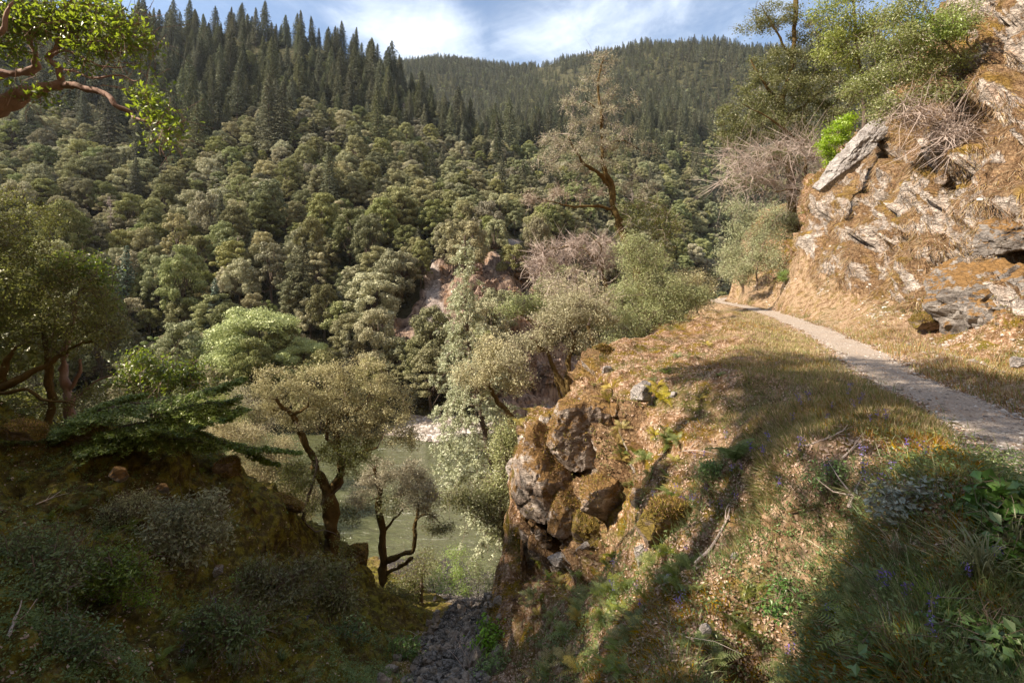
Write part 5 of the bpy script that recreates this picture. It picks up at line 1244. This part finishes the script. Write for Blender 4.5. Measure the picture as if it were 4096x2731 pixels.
# ------------------------------------------------------------------ ground cover
def cells(mask_fn, n, seed, rmax=30, uniform_screen=True):
    rg = np.random.default_rng(seed); lim_ = (np.abs(fx[:, 0]) < fx[:, 1] * 1.12 + .4) & (fx[:, 1] > .8) & (np.hypot(fx[:, 0], fx[:, 1]) < rmax)
    w = (lim_ * mask_fn(fx)).astype(float)
    if not uniform_screen:
        e1 = V[Q[:, 1]] - V[Q[:, 0]]; e2 = V[Q[:, 3]] - V[Q[:, 0]]; w = w * np.linalg.norm(np.cross(e1, e2), axis=1)
    w /= w.sum(); ii = rg.choice(len(w), n, p=w); a, b = rg.uniform(size=(2, n, 1))
    q = V[Q[ii]]; pos = (q[:, 0] * (1 - a) + q[:, 1] * a) * (1 - b) + (q[:, 3] * (1 - a) + q[:, 2] * a) * b
    nn = unit(np.cross(q[:, 1] - q[:, 0], q[:, 3] - q[:, 0])); nn = np.where(nn[:, 2:3] < 0, -nn, nn)
    return pos, nn, rg
def PXf(f): return f[:, 0] / np.maximum(f[:, 1], .1) * F + 512
def PYf(f): return HOR - f[:, 2] / np.maximum(f[:, 1], .1) * F
tdf = fv(TD); bedf = fv(bed); clf = np.maximum(fv(cliff), .12 * is_oc); leff = fv(leftb); grf = fv(grassy); soilf = fv(soil)
patch = fbm(fx, .8, 4, 91); patch2 = fbm(fx, .5, 3, 92); patch3 = fbm(fx, 1.6, 3, 93)
M_litter = foliage("dry_fallen_leaves", (.26, .155, .09), (.56, .41, .30), .15, .04, 0, 0)
M_litter2 = foliage('pinkish_fallen_leaves', (.30, .18, .11), (.64, .47, .36), .15, .02, 0, 0)
M_dry = foliage("dry_grass", (.34, .26, .14), (.58, .47, .31), .3, .03, 0, 0)
M_grn = foliage("green_grass", (.15, .17, .05), (.35, .35, .13), .4, .04, 0, 0)
M_rust = foliage("rust_dead_grass", (.19, .10, .045), (.44, .27, .13), .2, .02, 0, 0)
M_gold = foliage("golden_moss_fuzz", (.22, .13, .012), (.50, .33, .05), .3, .0, 0, 0)
M_herb = foliage("green_herbs", (.08, .13, .025), (.20, .29, .07), .35, .04, 0, 0)
M_lmoss = foliage("left_bank_moss", (.10, .095, .012), (.27, .24, .03), .3, .0, 0, 0)
M_fern = foliage("fern_green", (.12, .17, .03), (.30, .34, .08), .4, .03, .02, .15)
M_fernd = foliage("fern_yellow", (.34, .28, .05), (.56, .44, .10), .4, .03, .02, .15)
def blades(name, pos, n, h, w, mats, label, cat, rg, lean=.35, down=0.0, slots=None):
    m = len(pos); hh = h * rg.uniform(.45, 1.3, m)[:, None]; d = n + rg.normal(size=(m, 3)) * lean + (0, 0, .5 - down)
    if down: d = unit(d) + np.array((-.35, -.15, -down))
    d = unit(d); s = unit(np.cross(d, rg.normal(size=(m, 3)))) * w * rg.uniform(.6, 1.3, m)[:, None]
    bend = unit(rg.normal(size=(m, 3)) * .6 + (0, 0, -.35)) * hh * .28
    A = pos - s * .5; B = pos + s * .5; C = pos + d * hh * .55 + bend * .25
    T = pos + d * hh + bend
    Vv = np.stack((A, B, C + s * .35, T, C - s * .35), 1); bi = np.arange(m)[:, None] * 5
    sl = slots if slots is not None else np.zeros(m, int); Fs = []
    for k in range(len(mats)):
        b_ = bi[sl == k]; Fs.append((np.concatenate((b_ + 0, b_ + 1, b_ + 2, b_ + 4), 1), k)); Fs.append((np.concatenate((b_ + 4, b_ + 2, b_ + 3), 1), k))
    o = obj(name, mesh(name, Vv.reshape(-1, 3), Fs, mats)); tag(o, label, cat, kind='stuff'); return o
def lfs(name, pos, n, size, asp, mat, label, cat, rg, jit=.35, lift=.01):
    mb = MB(); leaves(mb, pos + n * lift, n + rg.normal(size=n.shape) * jit, size, asp, 0, rg, .1); o = obj(name, mb.mesh(name, [mat])); tag(o, label, cat, kind='stuff'); return o

offtr = np.abs(tdf) > .42
p, n, g = cells(lambda f: offtr * (leff < .5) * (bedf < .5) * (f[:, 1] < 26) * (.25 + np.clip(patch3 + .3, 0, 1)) * (1 - .35 * (grf > .5)) * (1 - .75 * clf), 95000, 1)
lfs('leaf_litter', p, n, .036, .6, M_litter2, "pinkish tan fallen leaves scattered over the sunny slope", 'leaf litter', g)
p, n, g = cells(lambda f: (leff >= .5) * (bedf < .5) * np.clip(patch3 + .2, 0, 1), 4500, 2)
lfs('leaf_litter', p, n, .045, .6, M_litter, "brown fallen leaves on the shaded mossy bank", 'leaf litter', g)
p, n, g = cells(lambda f: (grf > .35) * (tdf < 0) * (f[:, 1] > 5) * (.3 + np.clip(patch + .4, 0, 1)), 34000, 3)
blades('shoulder_grass', p, n, .10, .009, [M_dry, M_grn], "short yellow-green grass on the outer shoulder of the trail", 'grass', g, slots=(g.uniform(size=len(p)) < .42).astype(int))
p, n, g = cells(lambda f: (tdf > .45) * (tdf < 3.5) * (f[:, 1] > 4) * (.2 + np.clip(patch + .4, 0, 1)), 16000, 4)
blades('verge_grass', p, n, .12, .009, [M_dry, M_rust, M_grn], "dry straw-coloured grass strip between the trail and the cliff", 'grass', g, slots=g.choice(3, len(p), p=[.3, .35, .35]))
p, n, g = cells(lambda f: (clf > .3) * (f[:, 1] < 30) * np.clip(patch * 1.2 + .15 + soilf * .5, 0, 1), 110000, 5, 34)
blades('hanging_grass', p, n, .30, .014, [M_rust, M_gold, M_dry], "rust-brown dead grass and moss hanging down the cliff", 'grass', g, .3, 1.0, g.choice(3, len(p), p=[.66, .14, .20]))
p, n, g = cells(lambda f: (tdf < -.8) * (leff < .4) * (bedf < .6) * (f[:, 1] < 18) * np.clip(patch2 * 1.6 + .25, 0, 1), 90000, 6)
blades('rusty_grass', p, n, .10, .007, [M_rust, M_gold, M_dry], "short rust and gold dead grass and moss over the rocky slope", 'grass', g, .55, .3, g.choice(3, len(p), p=[.36, .48, .16]))
p, n, g = cells(lambda f: (tdf < -.3) * (leff < .4) * (bedf < .6) * (f[:, 1] < 12) * ((PYf(f) > 470) * np.clip(1.1 * (PXf(f) - 520) / 300, .15, 1) + .2) * np.clip(patch2 * -1.2 + .6, .1, 1), 48000, 7)
blades('green_grass', p, n, .17, .006, [M_grn, M_herb], "thin green grass on the shaded lower slope", 'grass', g, .5, 0, g.choice(2, len(p)))
p, n, g = cells(lambda f: (leff > .3) * (bedf < .6) * np.clip(patch2 * 1.4 + .35, 0, 1), 60000, 8)
blades('bank_moss', p, n, .055, .010, [M_lmoss, M_herb], "dark golden-green moss carpeting the left bank", 'moss', g, .8, 0, g.choice(2, len(p), p=[.8, .2]))
gm = np.random.default_rng(31); j_ = gm.choice(len(mv), min(len(mv), 60000), replace=False)
blades('rock_moss', mv[j_], mn[j_], .05, .012, [M_gold, M_rust, M_lmoss], "shaggy gold and brown moss on the rocks", 'moss', gm, .7, .15, gm.choice(3, len(j_), p=[.35, .35, .3]))
# low leafy herbs: many sprigs of small leaves
def sprigs(name, pos, n, per, h, ls, mat, label, rg, asp=.5):
    m = len(pos); hh = h * rg.uniform(.4, 1.2, m); mb = MB(); c = np.repeat(pos, per, 0); t = rg.uniform(.1, 1, len(c))
    ax = unit(np.repeat(n + rg.normal(size=n.shape) * .35 + (0, 0, .8), per, 0)); c = c + ax * (t * np.repeat(hh, per))[:, None] + rg.normal(size=c.shape) * (.25 * np.repeat(hh, per))[:, None] * (1, 1, .4)
    leaves(mb, c, rg.normal(size=c.shape) * .55 + (0, 0, 1), ls, asp, 0, rg, .1); o = obj(name, mb.mesh(name, [mat])); tag(o, label, 'ground plants', kind='stuff')
p, n, g = cells(lambda f: (tdf < -.1) * (leff < .4) * (bedf < .6) * (f[:, 1] < 9) * (PYf(f) > 455) * np.clip((PXf(f) - 480) / 300 + (PYf(f) - 560) / 140, .05, 1) * np.clip(-patch * 1.1 + .65, .08, 1), 10000, 9)
sprigs('low_herbs', p, n, 11, .13, .030, M_herb, "low green leafy herbs covering the shaded foot of the slope", g)
p, n, g = cells(lambda f: (leff > .4) * (bedf < .5) * (f[:, 1] < 13) * np.clip(-patch * 1.3 + .45, .08, 1), 7500, 10)
sprigs('bank_herbs', p, n, 10, .13, .030, M_herb, "small dark leafy plants over the shaded left bank", g)
p, n, g = cells(lambda f: (tdf < -.5) * (leff < .4) * (f[:, 1] < 14) * (PYf(f) < 560) * np.clip(-patch * 1.1 + .1, 0.02, 1), 900, 12)
sprigs('slope_herbs', p, n, 9, .10, .028, M_fern, "scattered fresh green seedlings on the sunny slope", g)
p, n, g = cells(lambda f: (clf > .1) * (f[:, 1] < 28) * (PYf(f) > 225) * np.clip(-patch2 * 1.4 + .0, 0, 1), 700, 13)
sprigs('cliff_herbs', p, n, 10, .14, .045, M_lmoss, "patches of greenery in cracks of the cliff", g)
p, n, g = cells(lambda f: (np.abs(tdf) < .7) * (f[:, 1] > 2) * (.15 + (np.abs(tdf) > .3)) * np.clip(patch3 + .3, 0, 1), 1600, 17, 30)
lfs('trail_litter', p, n, .04, .6, M_litter, 'dry leaves blown onto the trail', 'leaf litter', g)
# gravel on the trail, small scree in the gully
def pebbles(name, pos, n, s0, s1, mat, label, rg):
    v, f = ico(1); m = len(pos); s = (s0 + (s1 - s0) * rg.uniform(size=m) ** 3)[:, None, None]
    q = v[None] * (1, .8, .55) * (1 + rg.normal(size=(m, len(v), 1)) * .16); a = rg.uniform(0, 6.28, m); ca_, sa_ = np.cos(a)[:, None], np.sin(a)[:, None]
    q = np.stack((q[..., 0] * ca_ - q[..., 1] * sa_, q[..., 0] * sa_ + q[..., 1] * ca_, q[..., 2]), -1) * s + pos[:, None]
    ff = (f[None] + (np.arange(m) * len(v))[:, None, None]).reshape(-1, 3); o = obj(name, mesh(name, q.reshape(-1, 3), [(ff, 0)], [mat])); tag(o, label, 'gravel', kind='stuff')
def peb_mat():
    t = NT("pebble_stone"); i = t.n("ShaderNodeNewGeometry").outputs['Random Per Island']
    c = t.ramp(i, [(0, (.15, .12, .10)), (.4, (.32, .28, .24)), (.8, (.50, .46, .41)), (1, (.66, .62, .57))]); return t.pbr(t.mix(t.rng(t.noise(t.pos(), 30, 4), .4, .7, 0, .5), c, (.2, .16, .13)), .9, None, .2)
M_peb = peb_mat()
M_dpeb = scree_mat('dark_scree', (.07, .06, .05), (.30, .27, .24), 9, .02)
p, n, g = cells(lambda f: (np.abs(tdf) < .75) * (f[:, 1] > 2) * (.25 + (np.abs(tdf) > .35)), 9000, 14, 40)
pebbles('trail_gravel', p, n, .007, .034, M_peb, "loose gravel on the trail", g)
p, n, g = cells(lambda f: (bedf > .3) * (f[:, 1] > 6), 7000, 15, 45)
pebbles('gully_scree', p, n, .03, .13, M_dpeb, "loose grey scree filling the gully bed", g)
p, n, g = cells(lambda f: (tdf > 1.0) * (tdf < 4.5) * (f[:, 1] > 8) * np.clip(patch3, 0, 1), 1500, 16, 40)
pebbles('cliff_rubble', p, n, .02, .09, M_peb, "pale rock chips fallen at the foot of the cliff", g)
# cobbles of the gravel bar across the river
rb = np.random.default_rng(9); pts = []
while len(pts) < 3200:
    px, py = rb.uniform(395, 560), rb.uniform(412, 441); c = fhit(px, py)
    if c is not None and c[2] > WATER - .05 and c[1] < 112 and inpoly(px, py, [(392, 432), (402, 420), (440, 415), (490, 420), (560, 432), (560, 442), (400, 442)]): pts.append(c)
pebbles('river_cobbles', np.array(pts), None, .12, .75, M_peb, "pale cobbles of the gravel bar on the far shore", rb)

# ferns
def fern_mesh(seed, mat, nfr=11, L=.42):
    rg = np.random.default_rng(seed); mb = MB()
    for i in range(nfr):
        a = rg.uniform(0, 6.28); l = L * rg.uniform(.6, 1.15); t = np.linspace(0, 1, 15); el = rg.uniform(.5, 1.2)
        r_ = l * t * math.cos(el) + l * .25 * t * t; z = l * math.sin(el) * t - l * .45 * t ** 2.4
        q = np.stack((np.cos(a) * r_, np.sin(a) * r_, z), -1); sd_ = np.array((-math.sin(a), math.cos(a), 0)); tube(mb, q, np.linspace(.004, .001, 15), 3, 0)
        for j in range(2, 15):
            w = l * .19 * math.sin(math.pi * min(1, (t[j] * .85 + .15))) + .004; tg = unit(q[j] - q[j - 1])
            for s in (-1, 1):
                e = q[j] + (sd_ * s + tg * .45 - (0, 0, .15)) * w; h = tg * l * .022
                mb.add(np.array((q[j] - h, e - h * .3, e + h * .5, q[j] + h)), [[0, 1, 2, 3]], 0)
    return mb.mesh('fern', [mat])
FERN = [fern_mesh(1, M_fern), fern_mesh(2, M_fern, 9, .36), fern_mesh(3, M_fernd, 10, .34), fern_mesh(4, M_fernd, 8, .42)]
def fern(px, py, k, s, lb, grp=None):
    l, n = hit(px, py)
    if l is None: return
    o = obj('fern', FERN[k], None, l); o.scale = (s, s, s); o.rotation_euler = (float(n[1]) * -.5, float(n[0]) * .5, float(rs.uniform(0, 6.28))); tag(o, lb, 'fern', grp)
for px, py, k, s, lb in [(610, 402, 3, 1.2, "yellowing fern in the cleft at the top of the outcrop"), (612, 388, 2, 1.0, "yellow fern just above the cleft, left of the white boulder"), (660, 400, 3, 1.1, "yellow fern right of the white-grey boulder"), (658, 386, 2, .8, "small yellow fern on the upper right of the white-grey boulder"),
                         (553, 492, 0, .8, "single green fern growing on the outcrop's pale wall"), (520, 425, 2, 1.0, "golden fern on the left shoulder of the outcrop"), (735, 462, 0, 1.5, "large green sword fern in the middle of the slope"), (530, 412, 2, .8, "pale fern on the outcrop's left top")]: fern(px, py, k, s, lb)
rgf = np.random.default_rng(77)
for nm, (x0, x1, y0, y1, m, kk) in {"on the shaded ledges right of the outcrop": (615, 680, 425, 500, 26, (0, 1, 3)), "below the moss-draped rock": (600, 700, 545, 600, 26, (0, 1, 0)), "at the foot of the outcrop": (530, 630, 556, 610, 34, (0, 1, 2)),
                                  "along the bottom edge left of centre": (525, 640, 605, 680, 34, (0, 1, 3)), "in the shade at bottom right": (690, 900, 590, 680, 22, (0, 1, 1)), "high on the sunny slope": (640, 720, 345, 400, 10, (2, 3, 1)), "on the lower left bank": (120, 340, 590, 675, 22, (0, 1, 1)), "on the upper left bank": (20, 220, 470, 580, 18, (0, 1, 1))}.items():
    for j in range(m): fern(rgf.uniform(x0, x1), rgf.uniform(y0, y1), int(rgf.choice(kk)), float(rgf.uniform(.35, .7)), "small fern " + nm, "ferns " + nm)

# purple larkspurs
def flower_mesh(seed):
    rg = np.random.default_rng(seed); mb = MB(); h = .20; tube(mb, [(0, 0, 0), (.01, .01, h * .5), (.02, 0, h)], (.003, .002, .0015), 3, 1)
    c = np.array([(rg.normal() * .014 + .02 * t_, rg.normal() * .014, h * (.5 + .5 * t_)) for t_ in rg.uniform(0, 1, 9) for _ in range(4)]); leaves(mb, c + rg.normal(size=c.shape) * .008, rg.normal(size=c.shape), .015, .6, 0, rg)
    return mb.mesh('larkspur', [M_purple, M_herb])
M_purple = foliage("purple_petals", (.12, .07, .42), (.30, .20, .72), .3, .02, .01, .1)
FL = [flower_mesh(i) for i in range(3)]
for nm, (x0, x1, y0, y1, m) in {"beside the trail's outer edge": (780, 880, 395, 430, 12), "in the shade below the trail": (800, 930, 420, 500, 14), "around the large sword fern": (690, 790, 440, 520, 14), "near the moss-draped rock": (650, 720, 480, 520, 8), "among the ferns under the outcrop": (600, 700, 555, 620, 8), "at the bottom right": (780, 1010, 560, 670, 10), "on the left bank": (150, 340, 600, 670, 6)}.items():
    for j in range(m):
        l, n = hit(rgf.uniform(x0, x1), rgf.uniform(y0, y1))
        if l is None: continue
        o = obj('larkspur', FL[j % 3], None, l); s = float(rgf.uniform(.7, 1.1)); o.scale = (s, s, s); o.rotation_euler = (0, 0, float(rgf.uniform(0, 6))); tag(o, "small purple larkspur " + nm, 'flower', "larkspurs " + nm)

# fallen sticks and branches
def stick(pts, r, lb, mat=None, side=2, seed=0, lift=.03):
    rg = np.random.default_rng(seed); q = []
    for px, py in pts:
        l, n = hit(px, py)
        if l is not None: q.append(l + n * lift)
    if len(q) < 2: return
    q = curve(q, 6, .02, seed); mb = MB(); tube(mb, q, np.linspace(r, r * .35, len(q)), 6, 0, .2); B = q[0]
    for i in range(side):
        j = int(rg.uniform(.3, .9) * (len(q) - 1)); e = q[j] + unit(q[-1] - q[0]) * .15 + rg.normal(size=3) * .14 * (1, .5, .6) + (0, 0, .06); tube(mb, [q[j], (q[j] + e) / 2 + rg.normal(size=3) * .02, e], (r * .5, r * .35, r * .2), 4, 0)
    o = obj('fallen_stick', mb.mesh('fallen_stick', [mat or B_dead], B), None, B); tag(o, lb, 'stick')
for i, (pts, r, lb) in enumerate([
    ([(696, 566), (712, 548), (726, 522), (731, 508)], .018, "long pale curved stick rising through the sunlit moss patch"), ([(808, 447), (830, 438), (850, 428)], .014, "pale forked stick in the grass below the trail"), ([(843, 460), (852, 452), (866, 442)], .012, "short pale stick right of the forked one"),
    ([(852, 508), (858, 490), (864, 474)], .016, "upright broken stick at the edge of shade"), ([(790, 512), (815, 506), (842, 500)], .009, "thin stick lying beneath the mossy hump"), ([(838, 590), (858, 585), (878, 573)], .010, "thin curved stick in the shaded herbs"),
    ([(640, 620), (680, 640), (720, 660)], .006, "long straight straw crossing the lower slope"), ([(890, 660), (900, 645), (895, 625)], .010, "twisted grey stick near the bottom right"), ([(660, 455), (690, 452), (720, 456)], .009, "thin bent twig on the upper ledge"),
    ([(252, 508), (278, 540), (300, 548)], .03, "mossy fallen branch on the left bank above the big oak"), ([(330, 600), (345, 622), (368, 642)], .05, "rotting dark log sliding into the gully"), ([(36, 505), (52, 498), (62, 490)], .012, "pale thin stick at the upper left bank"), ([(8, 640), (14, 625), (18, 600)], .015, "grey stick at the left edge"), ([(408, 660), (412, 640), (422, 632)], .014, "thin twig beside the gully stones")]):
    stick(pts, r, lb, B_moss if 'ossy' in lb or 'rotting' in lb else None, 2, i)
# bare sapling in the gully and lichened twigs at the outcrop
tree('bare_sapling', "leafless thin sapling standing in the shaded gully bed", 'dead tree', P(468, 690, 8.6), [([(470, 700, 8.6), (470, 672, 8.6), (463, 650, 8.6), (455, 634, 8.6)], .012, .004), ([(468, 668, 8.6), (474, 650, 8.6), (482, 638, 8.6)], .007, .003), ([(470, 676, 8.6), (452, 652, 8.6), (440, 642, 8.6)], .007, .003)], [(460, 646, 8.6, 18, 10)], F_dead, B_dead, .02, clumps=8, per=1, cr=.1, twigm=B_dead, seed=90, r0=.004, wob=.02)
tree('dead_twigs', "white lichened dead twigs sticking out beside the wedge-shaped rock", 'twigs', P(624, 495, 9.4), [([(626, 496, 9.3), (616, 486, 9.2), (608, 482, 9.1)], .010, .004), ([(618, 488, 9.2), (616, 478, 9.2)], .006, .003)], [(614, 486, 9.1, 9, 6)], F_dead, B_dead, .02, clumps=12, per=2, cr=.1, twigm=B_dead, seed=91, r0=.005, wob=.02)

# larger plants of the lower right
def tuft(px, py, nb, h, lb, seed, mat=M_grn, w=.010, side=0):
    l, n = hit(px, py)
    if l is None: return
    rg = np.random.default_rng(seed); mb = MB(); a = rg.uniform(0, 6.28, nb)
    for i in range(nb):
        hh = h * rg.uniform(.5, 1.2); r_ = hh * rg.uniform(.2, .8); t = np.linspace(0, 1, 7); d = np.array((math.cos(a[i]) + side, math.sin(a[i]), 0)); s = np.array((-math.sin(a[i]), math.cos(a[i]), 0)) * w * .5
        q = d * (r_ * t ** 1.4)[:, None] + np.array((0, 0, 1)) * (hh * (t - .45 * t ** 2.6))[:, None] + rg.normal(size=3) * (.03, .03, 0); ww = (1 - t ** 2)[:, None] * s + s * .08
        mb.add(np.concatenate((q - ww, q + ww)), [[j, j + 1, j + 8, j + 7] for j in range(6)], 0)
    o = obj('grass_tuft', mb.mesh('grass_tuft', [mat]), None, l); tag(o, lb, 'grass tuft')
tuft(985, 585, 90, .42, "large bright tussock of arching grass at the right edge", 1, M_grn, .009, -.5)
tuft(1010, 555, 60, .40, "second arching tussock just above the large bright one", 2, M_grn, .009, -.5)
tuft(900, 560, 50, .28, "fine grass tuft in dappled light", 3, M_dry, .006)
tuft(850, 545, 40, .26, "small grass tuft below the broken stick", 4, M_grn, .006)
tuft(940, 620, 46, .30, "dark grass tuft in the shade at bottom right", 5, M_herb, .007)
tuft(745, 598, 40, .24, "upright grass tuft near the pale angular stone", 6, M_grn, .006)
tuft(280, 660, 60, .24, "grass tuft at the foot of the left bank", 7, M_herb, .008)
tuft(190, 670, 60, .22, "grass tuft at the bottom edge of the left bank", 8, M_herb, .008)
tuft(590, 672, 50, .25, "grass tuft at the bottom edge near the gully", 9, M_herb, .007)
F_blue = foliage("blue_grey_leaves", (.22, .27, .22), (.36, .42, .35), .3, .04, .01, .1)
F_vine = foliage("broad_shaded_leaves", (.05, .12, .02), (.13, .24, .04), .3, .06, .01, .1)
F_small = foliage("fresh_small_leaves", (.14, .27, .04), (.28, .42, .08), .35, .04, .01, .1)
def plant(name, lb, px, py, blobs, m, ls, clumps, per, cr, seed, asp=.5):
    l, n = hit(px, py)
    if l is None: return
    d = float(l[1]); bl = [(a, b, d * (1 - .04 * i / len(blobs)), rx, ry) for i, (a, b, rx, ry) in enumerate(blobs)]
    tree(name, lb, 'plant', l, [([l - (0, 0, .03), l + (0.01, 0, .05), l + (-.02, 0, .14)], .006, .003)], bl, m, B_twig, ls, clumps=clumps, per=per, cr=cr, seed=seed, r0=.004, asp=asp, up=.9, parts=('stem', 'branches', 'leaves'), wob=.01)
plant('blue_grey_plant', "blue-grey leafy plant in the shade at lower right", 905, 515, [(905, 500, 26, 16), (925, 492, 18, 12), (880, 508, 14, 10)], F_blue, .042, 34, 16, .07, 1)
plant('broad_leaved_plant', "broad-leaved dark green plant at the right edge", 1000, 520, [(1000, 500, 26, 16), (985, 520, 22, 12), (1015, 530, 14, 16)], F_vine, .085, 34, 13, .08, 2, .7)
plant('bramble', "bramble with yellowish leaves at the right edge below the trail", 1010, 560, [(1008, 548, 18, 12), (990, 560, 14, 8)], F_vine, .07, 22, 12, .07, 3, .7)
plant('bramble', "sprawling leafy bramble in the bottom right corner", 960, 660, [(950, 645, 40, 18), (1000, 650, 26, 20), (900, 660, 30, 14)], F_vine, .055, 60, 14, .08, 4, .65)
plant('leafy_plant', "green leafy plant in the middle of the shaded left bank", 250, 585, [(250, 575, 22, 10), (235, 582, 14, 8)], F_small, .045, 40, 22, .1, 11)
plant('leafy_plant', "broad-leaved plant low on the left bank beside the gully", 350, 640, [(345, 625, 18, 10), (360, 632, 12, 8)], F_vine, .06, 36, 18, .12, 12)
plant('leafy_plant', "leafy green plant at the bottom left corner", 60, 650, [(55, 635, 34, 14), (90, 645, 24, 12)], F_vine, .045, 60, 22, .1, 13)
plant('leafy_plant', "bright-leaved plant left of the grey-green middle shrub", 120, 600, [(115, 590, 24, 10), (140, 596, 16, 8)], F_small, .038, 46, 20, .09, 14)
plant('leafy_plant', "fresh green clump on the right side of the shaded gully bed", 492, 640, [(490, 632, 12, 10), (482, 640, 8, 6)], F_small, .07, 30, 26, .14, 21)
plant('leafy_plant', "green clump beside the stones at the gully's left edge", 405, 655, [(403, 645, 14, 8), (412, 650, 8, 6)], F_vine, .06, 30, 24, .13, 22)
plant('leafy_plant', "bright green mound of tiny leaves left of the large sword fern", 716, 474, [(716, 470, 14, 8), (708, 466, 8, 5)], F_small, .03, 34, 40, .07, 5)
plant('leafy_plant', "sunlit sprawling plant at the bottom, left of centre", 490, 672, [(488, 668, 12, 10), (500, 655, 10, 8), (480, 676, 10, 6)], F_small, .05, 30, 24, .1, 6)
plant('leafy_plant', "leafy plant in dappled light below the sunlit moss", 800, 600, [(800, 590, 26, 14), (830, 600, 20, 12), (775, 605, 18, 10)], F_vine, .04, 46, 16, .07, 7)
plant('leafy_plant', "fresh green plant on the sunny slope by the thin stick", 835, 478, [(832, 470, 18, 10), (815, 478, 12, 7)], F_small, .03, 30, 18, .07, 8)

# ------------------------------------------------------------------ the air between the valley walls
hm = bpy.data.materials.new("valley_air"); hm.use_nodes = True; hm.node_tree.nodes.clear()
ho = hm.node_tree.nodes.new("ShaderNodeOutputMaterial"); hv = hm.node_tree.nodes.new("ShaderNodeVolumePrincipled")
hv.inputs['Color'].default_value = (.82, .90, 1, 1); hv.inputs['Density'].default_value = .00006; hv.inputs['Anisotropy'].default_value = .2
hm.node_tree.links.new(hv.outputs[0], ho.inputs['Volume'])
z0 = float(min(V[:, 2].min(), FP[..., 2].min())) - 1; z1 = float(max(V[:, 2].max(), FP[..., 2].max())) + 45
bx = np.array([(x, y, z) for x in (-3300, 3000) for y in (-200, 1760) for z in (z0, z1)], float)
tag(obj("haze", mesh("haze", bx, [([[0, 1, 3, 2], [4, 6, 7, 5], [0, 4, 5, 1], [2, 3, 7, 6], [0, 2, 6, 4], [1, 5, 7, 3]], 0)], [hm])), kind="stuff")
